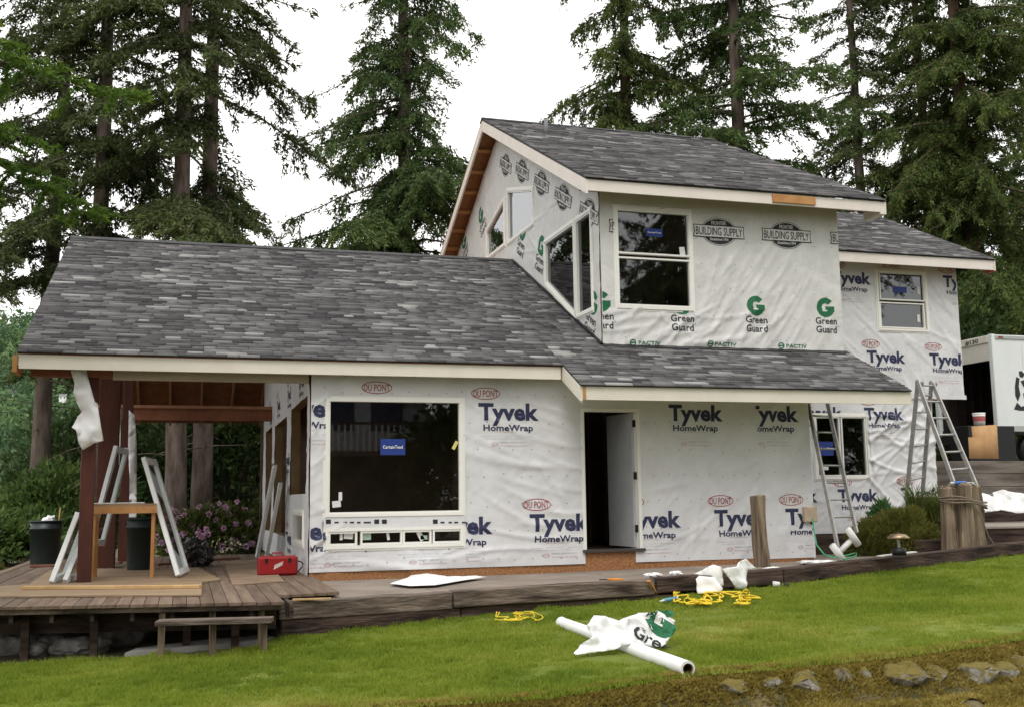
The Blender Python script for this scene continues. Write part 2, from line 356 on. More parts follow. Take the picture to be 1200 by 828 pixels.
c = np.stack([tx, ty, tz+rr*.5], -1)[:, None]+d*rr[:, None, None]*RNG.uniform(.6, 1.05, (nt_, per, 1))*np.array([.8, .8, 1.0])
s = rr[:, None, None, None]*.085
V = (c[:, :, None]+RNG.normal(0, 1, (nt_, per, 3, 3))*s).reshape(-1, 3)
t = np.clip(tr_t[:, None]+.35*d[:, :, 2]*0+RNG.normal(0, .15, (nt_, per)), 0, 1).ravel()
tag(link('far_wood', rawmesh('far_wood', V, np.arange(len(V)), 3, t), FARL), 'green woods covering the hillside across the valley', 'wood', kind='stuff')
for i, (px, py, w, lab) in enumerate([(16, 457, 9, 'tiny pale house with grey roof high in the hillside woods'), (74, 461, 7, 'tiny white house among trees behind the hanging wrap'), (2, 462, 6, 'tiny cream house on the hillside at the edge of the woods')]):
    p = at(px, py, y=330); h = empty('hillside_house', p-Vector((0, 0, 1.2))); h.scale = (.27,)*3; tag(h, lab, 'house', 'houses on the hillside')
    for nme, P, mm in (('wall', bxp(-w/2, w/2, -3, 3, -5, 2.2), 'white_vinyl'),):
        bm = bmesh.new(); hexa(bm, P); frombm(nme, bm, MATS[mm], h)
    mk('roof', [(-w/2-.6, -3.6, 2.1), (w/2+.6, -3.6, 2.1), (w/2+.6, 3.6, 2.1), (-w/2-.6, 3.6, 2.1), (-w/2-.6, 0, 4.4), (w/2+.6, 0, 4.4)], [(0, 1, 5, 4), (2, 3, 4, 5), (0, 4, 3), (1, 2, 5), (0, 3, 2, 1)], mat('far_roof', (.18, .17, .17)), h)
    for k in (-1, 1): box('window', k*w*.25-.7, k*w*.25+.7, -3.05, -2.95, -.6, .9, BLACK, h)

# ------------------------------------------------------------------ house-wrapped walls
class Wall:
    def __init__(s, O, U, N, seed):
        s.O, s.U, s.N, s.V = Vector(O), Vector(U), Vector(N), Vector((0, 0, 1)); s.seed = seed; s.open = []; s.folds = []; s.obj = None
    def P(s, u, v, n=0.): return s.O+s.U*u+s.V*v+s.N*n
    def uv(s, p): q = Vector(p)-s.O; return q.dot(s.U), q.z-s.O.z
    def h(s, u, v):
        k = .010*noise.noise((u*1.3, v*1.3, s.seed))+.008*noise.noise((u*3.7+v*2, v*3.1-u, s.seed+9))
        k += .0045*(1-abs(noise.noise(((u+v)*3.0, (v-u)*9.0, s.seed+4)))*2)
        for (a, b, ca, sa, L, w, amp, bend) in s.folds:
            x = (u-a)*ca+(v-b)*sa; y = -(u-a)*sa+(v-b)*ca-bend*x*x
            if abs(y) < 3*w and abs(x) < L: k += amp*math.exp(-(y/w)**2)*(1-(x/L)**2)
        return max(.003, .012+k)
def addfolds(w, u0, u1, v0, v1, n, ang, spread, rs, amp=.012):
    n = int(n*1.4); amp *= 1.25
    r = random.Random(rs)
    for _ in range(n):
        a = math.radians(r.gauss(ang, spread)); w.folds.append((r.uniform(u0, u1), r.uniform(v0, v1), math.cos(a), math.sin(a), r.uniform(.3, 1.1), r.uniform(.024, .05), r.uniform(.4, 1.)*amp, r.uniform(-.12, .25)))
def inpoly(poly, u, v):
    s = None
    for (a, b), (c, d) in zip(poly, poly[1:]+poly[:1]):
        k = (c-a)*(v-b)-(d-b)*(u-a)
        if abs(k) < 1e-9: continue
        if s is None: s = k > 0
        elif s != (k > 0): return False
    return True
def rect(u0, v0, u1, v1): return [(u0, v0), (u1, v0), (u1, v1), (u0, v1)]
def cutpoly(bm, poly, delete=True):
    for (a, b), (c, d) in zip(poly, poly[1:]+poly[:1]):
        L = math.hypot(c-a, d-b)
        bmesh.ops.bisect_plane(bm, geom=bm.verts[:]+bm.edges[:]+bm.faces[:], dist=1e-5, plane_co=(a, b, 0), plane_no=((d-b)/L, -(c-a)/L, 0))
    if delete:
        dd = [f for f in bm.faces if inpoly(poly, *f.calc_center_median().xy)]
        bmesh.ops.delete(bm, geom=dd, context='FACES')
def grid2(bm, u0, u1, v0, v1, st):
    nu, nv = max(1, round((u1-u0)/st)), max(1, round((v1-v0)/st))
    vs = [[bm.verts.new((u0+(u1-u0)*i/nu, v0+(v1-v0)*j/nv, 0)) for j in range(nv+1)] for i in range(nu+1)]
    for i in range(nu):
        for j in range(nv): bm.faces.new((vs[i][j], vs[i+1][j], vs[i+1][j+1], vs[i][j+1]))
def clipline(bm, a, b, keepside=1):
    d = Vector((b[0]-a[0], b[1]-a[1])); n = Vector((d.y, -d.x, 0)).normalized()*keepside
    bmesh.ops.bisect_plane(bm, geom=bm.verts[:]+bm.edges[:]+bm.faces[:], dist=1e-5, plane_co=(a[0], a[1], 0), plane_no=-n, clear_outer=True)
def wrapwall(w, name, u0, u1, v0, v1, m, parent, clips=(), st=.032, inner=DARKIN, thick=.14):
    bm = bmesh.new(); grid2(bm, u0, u1, v0, v1, st)
    for a, b in clips: clipline(bm, a, b)
    for p in w.open: cutpoly(bm, p)
    for v in bm.verts: v.co = w.P(v.co.x, v.co.y, w.h(v.co.x, v.co.y))
    w.obj = frombm(name, bm, m, parent, True)
    bm = bmesh.new(); grid2(bm, u0, u1, v0, v1, 3.)
    for a, b in clips: clipline(bm, a, b)
    for p in w.open: cutpoly(bm, p)
    r = bmesh.ops.extrude_face_region(bm, geom=bm.faces[:])
    for v in [e for e in r['geom'] if isinstance(e, bmesh.types.BMVert)]: v.co.z = -thick
    for v in bm.verts: v.co = w.P(v.co.x, v.co.y, v.co.z-.002)
    frombm('wall_core', bm, inner, w.obj)
    return w.obj
_T = {}
def textmesh(body, bold=0.):
    k = (body, bold)
    if k not in _T:
        c = bpy.data.curves.new('t', 'FONT'); c.body = body; c.size = 1; c.offset = bold; c.resolution_u = 2
        o = bpy.data.objects.new('t', c); COL.objects.link(o)
        me = bpy.data.meshes.new_from_object(o.evaluated_get(bpy.context.evaluated_depsgraph_get()))
        V = np.array([v.co[:2] for v in me.vertices]); Fc = [tuple(p.vertices) for p in me.polygons]
        bpy.data.objects.remove(o); bpy.data.curves.remove(c); bpy.data.meshes.remove(me)
        _T[k] = (V, Fc)
    return _T[k]
class Print:
    """flat ink on a sheet: pieces in local (a,b) metres, laid on a wall with rotation"""
    def __init__(s): s.parts = []; s.g = 'printed_word'
    def text(s, body, a, b, width, cap, m, lay=0, bold=.02, desc=False):
        V, Fc = textmesh(body, bold); V = V.copy(); x0, x1 = V[:, 0].min(), V[:, 0].max()
        capv = textmesh('H', bold)[0][:, 1]; ch = capv.max()
        V[:, 0] = (V[:, 0]-x0)/(x1-x0)*width+a; V[:, 1] = V[:, 1]/ch*cap+b
        s.parts.append((V, Fc, m, lay, s.g)); return s
    def poly(s, pts, m, lay=0): s.parts.append((np.array(pts, float), [tuple(range(len(pts)))], m, lay, s.g)); return s
    def grp(s, g): s.g = g; return s
    def ell(s, a, b, rx, ry, m, lay=0, hole=0., a0=0., a1=360., n=40):
        t = np.radians(np.linspace(a0, a1, n)); o = np.stack([a+rx*np.cos(t), b+ry*np.sin(t)], -1)
        if not hole: return s.poly(o[:-1] if a1-a0 >= 360 else o, m, lay)
        i = np.stack([a+(rx-hole)*np.cos(t), b+(ry-hole)*np.sin(t)], -1)
        s.parts.append((np.vstack([o, i]), [(k, k+1, n+k+1, n+k) for k in range(n-1)], m, lay, s.g)); return s
def stamp(w, pr, u, v, rot=0., clip=None, sc=1., name='printed_lettering', mapf=None, parent=None):
    gs = []
    for q in pr.parts:
        if q[4] not in gs: gs.append(q[4])
    for g_ in gs: stamp1(w, [q for q in pr.parts if q[4] == g_], u, v, rot, clip, sc, g_.split('#')[0] if name == 'printed_lettering' else name, mapf, parent)
def stamp1(w, parts, u, v, rot, clip, sc, name, mapf, parent):
    c, s_ = math.cos(rot), math.sin(rot); bm = bmesh.new(); ms = []
    for V, Fc, m, lay, _g in parts:
        b2 = bmesh.new()
        vs = [b2.verts.new((u+(x*c-y*s_)*sc, v+(x*s_+y*c)*sc, 0)) for x, y in V]
        for f in Fc:
            try: b2.faces.new([vs[i] for i in f])
            except ValueError: pass
        bb = [q.co for q in b2.verts]; x0, x1 = min(q.x for q in bb), max(q.x for q in bb); y0, y1 = min(q.y for q in bb), max(q.y for q in bb)
        G = lambda: b2.verts[:]+b2.edges[:]+b2.faces[:]
        if clip:
            for (co_, no) in (((clip[0], 0, 0), (-1, 0, 0)), ((clip[2], 0, 0), (1, 0, 0)), ((0, clip[1], 0), (0, -1, 0)), ((0, clip[3], 0), (0, 1, 0))):
                bmesh.ops.bisect_plane(b2, geom=G(), dist=1e-6, plane_co=co_, plane_no=no, clear_outer=True)
        st = .035
        for k in range(int(x0/st), int(x1/st)+1): bmesh.ops.bisect_plane(b2, geom=G(), dist=1e-6, plane_co=(k*st, 0, 0), plane_no=(1, 0, 0))
        for k in range(int(y0/st), int(y1/st)+1): bmesh.ops.bisect_plane(b2, geom=G(), dist=1e-6, plane_co=(0, k*st, 0), plane_no=(0, 1, 0))
        if w:
            for p in w.open:
                us = [q[0] for q in p]; vv = [q[1] for q in p]
                if min(us) < x1 and max(us) > x0 and min(vv) < y1 and max(vv) > y0: cutpoly(b2, p)
        if not b2.faces: b2.free(); continue
        if m not in ms: ms.append(m)
        mi = ms.index(m); off = {}
        for q in b2.verts:
            P = w.P(q.co.x, q.co.y, w.h(q.co.x, q.co.y)+.004+.003*lay) if w else mapf(q.co.x, q.co.y, .004+.003*lay)
            off[q] = bm.verts.new(P)
        for f in b2.faces:
            nf = bm.faces.new([off[q] for q in f.verts]); nf.material_index = mi
        b2.free()
    if not bm.faces: bm.free(); return None
    me = bpy.data.meshes.new(name); bm.to_mesh(me); bm.free()
    for m in ms: me.materials.append(m)
    o = link(name, me, None, parent or w.obj)
    if name == 'small_print': o['kind'] = 'stuff'
    return o

HOUSE = empty('house', (4.0, 20, .5)); tag(HOUSE, 'two storey house under construction wrapped in white printed housewrap with grey shingle roofs', 'house')
HOUSE.location = (0, 0, 0)
# printed logos
TY = Print().text('Tyvek', 0, 0, .935, .245, NAVY, bold=.038).grp('printed_word#2').text('HomeWrap', .072, -.165, .77, .092, NAVY, bold=.026)
TY.grp('printed_emblem').ell(.114, .383, .222, .09, REDP, hole=.012).text('DU PONT', -.075, .333, .378, .10, REDP, bold=.012)
TY.grp('small_print').text('The Miracles of Science', .24, -.192, .33, .018, PALER, bold=0)
TY.text('Weatherization systems      wall wrap        www.construction', .02, -.255, .80, .014, GREYP, bold=0)
TY.text('A breathable membrane for your home', .10, -.29, .55, .014, GREYP, bold=0)
TY.ell(.25, -.365, .055, .03, PALER, hole=.006).text('ICBO NER', .21, -.375, .08, .022, PALER, bold=0).text('MEMBER  CODE REPORT 4', .33, -.345, .40, .02, GREYP, bold=.005).text('The attachment spec instructions', .33, -.395, .42, .02, PALER, bold=.005)
GG = Print().grp('printed_emblem').ell(0, .215, .17, .17, GREENP, hole=.098, a0=42, a1=350).poly([(.0, .135), (.165, .135), (.168, .235), (.0, .235)], GREENP)
GG.poly([(-.062, .145), (.03, .145), (.03, .168), (-.02, .168), (-.02, .225), (.0, .245), (-.015, .26), (-.062, .225)], WHITEP, 1)
GG.grp('printed_word').text('Green', -.21, -.075, .42, .115, BLACKP, bold=.018).grp('printed_word#2').text('Guard', -.21, -.225, .41, .115, BLACKP, bold=.018).ell(.23, -.11, .012, .012, BLACKP, hole=.004)
FB = Print().grp('printed_emblem').ell(0, 0, .335, .24, BLACKP, hole=.008).ell(0, 0, .31, .217, BLACKP, 0).poly([(-.48, -.108), (.48, -.108), (.465, 0), (.48, .108), (-.48, .108), (-.465, 0)], BLACKP, 1)
FB.poly([(-.463, -.092), (.463, -.092), (.45, 0), (.463, .092), (-.463, .092), (-.45, 0)], WHITEP, 2).text('BUILDING SUPPLY', -.435, -.068, .87, .136, BLACKP, 3, bold=.012)
FB.text('FRONTIER', -.135, .118, .27, .062, WHITEP, 1, bold=.01).text('Established 1974', -.17, -.155, .34, .042, WHITEP, 1, bold=.015)
PA = Print().grp('printed_emblem').ell(0, 0, .055, .055, GREENP, hole=.018).poly([(-.045, -.01), (.045, -.01), (.045, .01), (-.045, .01)], GREENP, 1).text('PACTIV', .09, -.03, .40, .06, GREENP, bold=.02)

# --- windows -------------------------------------------------------------
def insetpoly(poly, d):
    n = len(poly); A = sum(a*dd-c*b for (a, b), (c, dd) in zip(poly, poly[1:]+poly[:1])); sg = 1 if A > 0 else -1
    ds = d if isinstance(d, (list, tuple)) else [d]*n; L = []
    for k in range(n):
        a, b = Vector(poly[k]), Vector(poly[(k+1) % n]); e = (b-a).normalized(); nn = Vector((-e.y, e.x))*sg
        L.append((a+nn*ds[k], e))
    o = []
    for k in range(n):
        (p, e), (q, f) = L[k-1], L[k]; t = ((q-p).x*f.y-(q-p).y*f.x)/(e.x*f.y-e.y*f.x); o.append(tuple(p+e*t))
    return o
def ring(bm, w, outer, inner, n0, n1):
    k = len(outer); v = [[bm.verts.new(w.P(*p, n)) for p in q] for q, n in ((outer, n0), (outer, n1), (inner, n1), (inner, n0))]
    for a, b in ((0, 1), (1, 2), (2, 3), (3, 0)):
        for i in range(k): bm.faces.new((v[a][i], v[a][(i+1) % k], v[b][(i+1) % k], v[b][i]))
def window(w, poly, parts, fr=.045, name='window', label=None, proud=.04, m=FRAME, flange=.03, gm=None):
    """poly = outer frame outline; parts = list of glass outlines"""
    e = empty('window'); e.parent = HOUSE; e.name = name
    if label: e['label'] = label
    bm = bmesh.new(); inner = insetpoly(poly, fr); ring(bm, w, poly, inner, -.08, proud)
    ring(bm, w, insetpoly(poly, -flange), insetpoly(poly, .01), .012, .026)
    frombm('frame', bm, m, e)
    for g in parts:
        bm = bmesh.new(); ring(bm, w, insetpoly(g, -.028), g, -.05, proud-.012); frombm('sash', bm, m, e)
        q_ = [w.P(*p, -.02) for p in g]
        if (q_[1]-q_[0]).cross(q_[2]-q_[1]).dot(w.N) < 0: q_ = q_[::-1]
        mk('pane', q_, [tuple(range(len(q_)))], gm or GLASS, e)
    return e
def sticker(w, e, u, v, ww, hh, m, rot=0., n=-.012, txt=None):
    c, s_ = math.cos(rot), math.sin(rot)
    pts = [(u+x*c-y*s_, v+x*s_+y*c) for x, y in ((-ww/2, -hh/2), (ww/2, -hh/2), (ww/2, hh/2), (-ww/2, hh/2))]
    bm = bmesh.new(); bm.faces.new([bm.verts.new(w.P(*p, n)) for p in pts]); o = frombm('sticker', bm, m, e)
    if txt: stamp(None, Print().text(txt, -ww*.4, -hh*.1, ww*.8, hh*.2, FRAME, bold=.01), u, v, rot, parent=e, name="sticker_text", mapf=lambda a, b, q: w.P(a, b, n+.001+q))
    return o

def pr(px0, py0, px1, py1, **k):      # rectangle on a wall from two picture corners
    a, b = at(px0, py0, **k), at(px1, py1, **k); return a, b
# --- lower front wall ------------------------------------------------------
YF = 15.3
WF = Wall((0, YF, 0), (1, 0, 0), (0, -1, 0), 1.5)
def rp(w, x0, y0, x1, y1, y):
    a, b, c, d = at(x0, y0, y=y), at(x1, y0, y=y), at(x1, y1, y=y), at(x0, y1, y=y)
    u0, u1 = (a.x+d.x)/2, (b.x+c.x)/2; v1, v0 = (a.z+b.z)/2, (c.z+d.z)/2
    return rect(u0, v0, u1, v1)
BIG = rp(WF, 381, 467, 542.5, 604, YF); STRIP = rp(WF, 381, 617, 543, 641, YF); DOOR = rp(WF, 681.5, 478.5, 750.5, 643.5, YF)
BIGG = rp(WF, 386.5, 471, 537.7, 598.5, YF)
WF.open = [insetpoly(BIG, .02), insetpoly(STRIP, .02), insetpoly(DOOR, .02), rect(DOOR[0][0]+.03, .5, DOOR[1][0]-.12, DOOR[0][1]+.05)]
addfolds(WF, 4.3, 5.9, .8, 3.0, 16, -18, 14, 1, .014); addfolds(WF, 1.7, 2.0, .7, 3.2, 20, 50, 20, 2, .012); addfolds(WF, 6.9, 9.6, .8, 3.0, 34, 48, 25, 3, .011)
addfolds(WF, 2, 4, .62, .8, 6, 0, 10, 4, .01)
WF.folds += [(4.9, 1.02, 1, -.12, 1.3, .03, .02, .10)]
XL, XR = 1.66, 9.64
wf = wrapwall(WF, 'front_wall', XL, XR, .615, 3.60, WRAP, HOUSE)
ub, vb = WF.uv(at(560.3, 491, y=YF)); ZU = vb
ZLOW = WF.uv(at(837, 618, y=YF))[1]
def ty(w, px, v, y, clip=None, wall=None): stamp(w, TY, at(px, 490, y=y).x, v, clip=clip)
ty(WF, 560.3, ZU, YF); stamp(WF, TY, XL-.52, ZU+.02, clip=(XL+.01, 0, 9, 9)); stamp(WF, TY, at(432, 490, y=YF).x, ZU+.06)
ZA = WF.uv(at(600, 622, y=YF))[1]
xa = at(620, 600, y=YF).x; stamp(WF, TY, xa, ZA); stamp(WF, TY, at(577, 610, y=YF).x-.935, ZA-.02, clip=(STRIP[1][0]+.02, 0, 9, 9)); stamp(WF, TY, xa-2.0, ZA-.04, clip=(0, 0, 9, STRIP[0][1]-.02)); stamp(WF, TY, xa-3.2, ZA-.04, clip=(XL+.2, 0, 9, STRIP[0][1]-.02)); stamp(WF, TY, XL-.55, ZA-.05, clip=(XL+.01, 0, XL+.22, 9))
xb = at(783, 490, y=YF).x; ZB = WF.uv(at(800, 492, y=YF))[1]
stamp(WF, TY, xb, ZB)
seam = at(885, 480, y=YF).x
stamp(WF, TY, seam-.17, ZB-.0, clip=(seam, 0, 12, 9))
xc = at(837, 615, y=YF).x; ZC = WF.uv(at(860, 615, y=YF))[1]
stamp(WF, TY, xc, ZC, clip=(0, 0, seam+.06, 9)); stamp(WF, TY, at(797, 612, y=YF).x-.935, ZC); stamp(WF, TY, at(920, 612, y=YF).x, ZC, clip=(seam, 0, XR-.01, 9))
# overlapping strip of wrap right of the seam
bm = bmesh.new(); grid2(bm, seam, XR, .60, 3.5, .06)
for v in bm.verts: v.co = WF.P(v.co.x, v.co.y, WF.h(v.co.x, v.co.y)+.0015)
frombm('wrap_overlap', bm, WRAP, wf, True)
box('sill_board', XL+.02, DOOR[0][0]+.02, YF+.001, YF+.06, .44, .64, OSB, HOUSE); box('sill_board', DOOR[0][0]+.021, XR-.02, YF-.004, YF+.06, .40, DOOR[0][1]-.035, OSB, HOUSE)
# big picture window and the strip of small windows below
e = window(WF, BIG, [BIGG], label='large picture window with a blue sticker and white tags')
a = at(460.5, 523, y=YF); sticker(WF, e, a.x, a.z, .36, .23, BLUEP, txt='CertainTeed')
for (px, py, ww, hh, mm, r) in ((399, 581, .05, .12, WHITEP, 0), (394.5, 590, .12, .09, WHITEP, .1), (533.5, 521, .05, .13, YELP, -.5)):
    a = at(px, py, y=YF); sticker(WF, e, a.x, a.z, ww, hh, mm, r)
GL = [rp(WF, 387, 623, 416, 634, YF), rp(WF, 424.5, 622.5, 469, 634, YF), rp(WF, 474, 623, 503, 634, YF), rp(WF, 509, 622.5, 539, 634, YF)]
GL = [rect(g[0][0], STRIP[0][1]+.075, g[1][0], STRIP[2][1]-.075) for g in GL]
e = window(WF, STRIP, GL, label='low strip of four small windows with stickers')
for (px, py, ww, hh, mm, r) in ((400, 628, .04, .10, WHITEP, 0), (408.5, 627.5, .13, .08, WHITEP, -.1), (430, 626.5, .12, .13, mat('pale_green_sticker', (.36, .48, .38)), 0), (455, 628, .04, .10, WHITEP, .15), (493, 627.5, .07, .14, WHITEP, .5), (497, 629, .1, .06, mat('pale_green_sticker', (.36, .48, .38)), 0)):
    a = at(px, py, y=YF); sticker(WF, e, a.x, a.z, ww, hh, mm, r)
fa, fb = at(379, 604.5, y=YF), at(545, 617, y=YF); box('flashing_tape', fa.x, fb.x, YF-.029, YF-.005, STRIP[2][1]+.005, BIG[0][1]-.005, WRAP, HOUSE)
for a_, b_, c_ in ((0, 0, 0),):
    for px, ww in ((384.5, .07), (394, .06), (404, .05), (412, .06), (420, .05), (430, .1), (441, .07), (450, .07), (509.5, .07), (518, .06), (527, .05), (534, .06), (543, .06)):
        a = at(px, 610.5 if ww == .07 else 611.5, y=YF); sticker(WF, e, a.x, a.z, ww, .06 if ww == .07 else .022, BLACKP, n=.033)
# door
dr = empty('door'); dr.parent = HOUSE; dr['label'] = 'white entry door standing open into the dark hallway'
du0, du1, dv0, dv1 = DOOR[0][0], DOOR[1][0], DOOR[0][1], DOOR[2][1]
bm = bmesh.new()
for P in (bxp(du0, du0+.05, YF-.03, YF+.12, dv0, dv1), bxp(du1-.05, du1, YF-.03, YF+.12, dv0, dv1), bxp(du0, du1, YF-.031, YF+.12, dv1-.045, dv1+.002)): hexa(bm, P)
frombm('frame', bm, FRAME, dr)
box('threshold', du0-.01, du1+.03, YF-.06, YF+.12, dv0-.03, dv0+.012, mat('dark_threshold', (.06, .055, .05), None, rough=.5), dr)
th = R_(85); hx0, hy0 = du1-.07, YF+.09; Lw = du1-du0-.12
ex, ey = hx0-Lw*math.cos(th), hy0+Lw*math.sin(th)
DOORM = mat('primed_door', (.40, .415, .43), (.47, .485, .50), 3, .5)
beam('leaf', (hx0, hy0, (dv0+dv1)/2-.01), (ex, ey, (dv0+dv1)/2-.01), .045, dv1-dv0-.07, DOORM, dr)
for zz in (.25, 1.05, 1.85): box('hinge', hx0-.01, hx0+.03, hy0-.075, hy0-.02, dv0+zz, dv0+zz+.11, BLACK, dr)
hk = Vector((ex, ey, dv0+.95)); 
bm = bmesh.new(); bmesh.ops.create_icosphere(bm, subdivisions=2, radius=.035); o = frombm('handle', bm, ALU, dr, True); o.location = (ex+.07, ey-.10, dv0+.95)
# porch-side wall (X = XL) with bare openings
WS = Wall((XL, 0, 0), (0, -1, 0), (-1, 0, 0), 7.7)
def yz(y0, z0, y1, z1): return rect(-y1, z0, -y0, z1)
WS.open = [yz(15.6, 1.7, 18.2, 3.1), yz(18.95, 1.0, 21.6, 3.05), yz(22.2, 1.0, 24.0, 3.1), yz(15.95, 1.0, 17.3, 1.40)]
addfolds(WS, -20, -15.4, .6, 3.2, 20, 60, 30, 5, .012)
addfolds(WS, -23, -15.4, .6, 3.2, 14, 85, 10, 15, .014)
ws = wrapwall(WS, 'side_wall', -24.8, -15.32, .55, 5.6, WRAP, HOUSE, inner=STUD, clips=(((-20.75, 6.36), (-14.75, 3.36)), ((-26.75, 3.36), (-20.75, 6.36))))
for i, (y, z) in enumerate(((16.4, 3.3), (18.4, 3.3), (20.6, 3.3), (22.6, 3.3), (18.6, 2.2), (21.9, 2.2), (18.1, .9))): stamp(WS, TY, -y-.45, z, sc=.8)
e = window(WS, yz(15.9, .95, 17.35, 1.45), [yz(16.0, 1.02, 17.25, 1.38)], label='small low window in the porch wall')
for y0 in (15.55, 18.25, 18.9, 21.65, 22.15): box('stud', XL+.02, XL+.11, y0-.02, y0+.02, .6, 3.4, STUD, HOUSE)

# --- recessed right wall ---------------------------------------------------
YR = 19.1
WR = Wall((0, YR, 0), (1, 0, 0), (0, -1, 0), 4.2)
RU = rp(WR, 1027, 317.5, 1085.5, 388, YR); RL = rp(WR, 953.5, 485.5, 1017.5, 560.5, YR)
WR.open = [insetpoly(RU, .02), insetpoly(RL, .02)]
addfolds(WR, 13.3, 15.1, .9, 3.2, 40, 30, 35, 6, .03); addfolds(WR, 13, 15.8, 3.6, 6, 26, -50, 18, 7, .012); addfolds(WR, 11.5, 13, .8, 1.8, 10, 20, 30, 8, .012)
XRU = at(1119.5, 315, y=YR).x
wr = wrapwall(WR, 'rear_wing_wall', 9.66, 15.0, .81, 3.62, WRAP, HOUSE)
op = WR.open
wr2 = wrapwall(WR, 'upper_wing_wall', 9.8, XRU, 3.62, 6.42, WRAP, HOUSE)
# lower lip of the upper wrap hangs loose over the storey below
bm = bmesh.new(); grid2(bm, 12.6, XRU+.02, 3.55, 3.64, .08)
for v in bm.verts: v.co = WR.P(v.co.x, v.co.y, WR.h(v.co.x, v.co.y)+.03)
frombm('wrap_lip', bm, WRAP, wr2, True)
def tyr(px, py, wall_o, clip=None):
    a = at(px, py, y=YR); WR.obj = wall_o; stamp(WR, TY, a.x, a.z, clip=clip)
tyr(974.5, 331, wr2); tyr(1040, 333.5, wr2); tyr(1105, 336, wr2, (9.8, 0, XRU-.02, 9)); tyr(1015.5, 424, wr2); tyr(1089, 427, wr2, (9.8, 0, XRU-.02, 9)); tyr(943, 421, wr2)
tyr(1012.5, 491, wr); tyr(939, 490, wr); tyr(982, 587, wr); tyr(1056, 585, wr); tyr(909, 588, wr)
e = window(WR, RU, [rp(WR, 1031, 321.5, 1081, 351, YR), rp(WR, 1032, 356.5, 1081.5, 383.5, YR)], label='double hung window of the upper wing with blue sticker')
a = at(1055, 339.5, y=YR); sticker(WR, e, a.x, a.z, .34, .13, BLUEP, .02)
for px, py in ((1077, 341), (1077, 373)): a = at(px, py, y=YR); sticker(WR, e, a.x, a.z, .07, .16, WHITEP)
e = window(WR, RL, [rp(WR, 957.5, 489.5, 983, 556, YR), rp(WR, 987.5, 489.5, 1013.5, 556, YR)], label='ground floor sliding window behind the ladder with blue sticker')
a = at(968.5, 525, y=YR); sticker(WR, e, a.x, a.z, .34, .28, BLUEP, txt='CertainTeed')
a = at(968, 547.5, y=YR); sticker(WR, e, a.x, a.z, .13, .09, WHITEP)
box('foundation', 9.6, 15.0, YR+.001, YR+.1, .2, .83, TIMBD, HOUSE)
# return wall at the right end of the front room, and other shell walls that close the house
box('end_wall', XR-.14, XR, YF+.01, YR, .5, 3.5, WRAP, HOUSE)
box('wing_end_wall', XRU-.14, XRU-.003, YR+.02, 26, 3.62, 6.4, WRAP, HOUSE); box('wing_end_wall', 14.86, 14.997, YR+.02, 26, .3, 3.7, WRAP, HOUSE)
mk('wing_gable', [(XRU-.01, YR+.02, 6.4), (XRU-.01, 26, 6.4), (XRU-.01, 22.6, 8.45)], [(0, 1, 2)], WRAP, HOUSE); box('added_dark_lining', XRU-.17, XRU-.143, YR+.15, 25.9, 3.67, 6.42, DARKIN, HOUSE); mk('added_dark_lining', [(XRU-.02, YR+.02, 6.4), (XRU-.02, 26, 6.4), (XRU-.02, 22.6, 8.45)], [(0, 1, 2)], DARKIN, HOUSE); box('wing_soffit', 9.8, XRU, YR+.02, 26, 3.6, 3.66, OSB, HOUSE)  # inner end sheets added to darken the view through the wing window
box('floor_slab', XL+.02, XR, YF+.02, 26, .70, dv0-.032, DARKIN, HOUSE); box('floor_slab', XR+.01, 14.9, YR+.02, 26, .70, dv0-.032, DARKIN, HOUSE)
box('back_wall', XL, 15, 25.9, 26, .5, 6.3, DARKIN, HOUSE)
box('added_partition', 9.9, 14.85, 21.2, 21.3, .8, 3.6, DARKIN, HOUSE); box('added_partition', 9.9, XRU-.175, 21.2, 21.3, 3.67, 6.9, DARKIN, HOUSE); box('added_partition', 5.2, 5.3, 16.4, 26, .8, 4, DARKIN, HOUSE); box('added_partition', 5.3, 10, 19.5, 19.6, .8, 4, DARKIN, HOUSE); box('added_partition', XL+.3, 5.2, 21.5, 21.6, .8, 5, DARKIN, HOUSE)  # unseen inner walls added to keep the rooms behind the glass dark
for k in range(8): box('stud', 5.98+.31*k, 6.02+.31*k, 18.2, 18.29, .8, 3.4, STUD, HOUSE)
for k in range(7): box('stud', 5.31, 5.40, 15.9+.4*k, 15.94+.4*k, .8, 3.4, STUD, HOUSE)
box('ceiling', XL+.1, 10, YF+.15, 26, 3.44, 3.5, DARKIN, HOUSE) if False else None
# --- upper storey ------------------------------------------------------------
YU, XUL, XUR = 15.95, 6.35, 10.81
WU = Wall((0, YU, 0), (1, 0, 0), (0, -1, 0), 11.3)
UF = rp(WU, 721, 243, 810, 363, YU)
UF = [(UF[0][0], at(765, 363, y=YU).z), (UF[1][0], at(765, 363, y=YU).z), (UF[1][0], at(765, 245, y=YU).z), (UF[0][0], at(765, 245, y=YU).z)]
WU.open = [insetpoly(UF, .02)]
addfolds(WU, 8.3, 10.7, 4.05, 5.6, 30, 58, 8, 9, .014); addfolds(WU, 6.4, 9.5, 3.98, 4.6, 26, 35, 25, 10, .014); addfolds(WU, 6.5, 10.7, 6.0, 6.5, 10, 30, 25, 12, .008)
wu = wrapwall(WU, 'upper_front_wall', XUL, XUR, 3.99, 6.60, GWRAP, HOUSE)
for px, py in ((842, 272), (921, 276.5), (1000, 281), (745, 267)):
    a = at(px, py, y=YU); stamp(WU, FB, a.x, a.z, clip=(XUL+.01, 0, XUR-.01, 9))
for px, py in ((885.5, 373.5), (967.5, 375), (799, 372), (704, 369)):
    a = at(px, py, y=YU); stamp(WU, GG, a.x, a.z, clip=(XUL+.01, 0, XUR-.01, 9), sc=1.0)
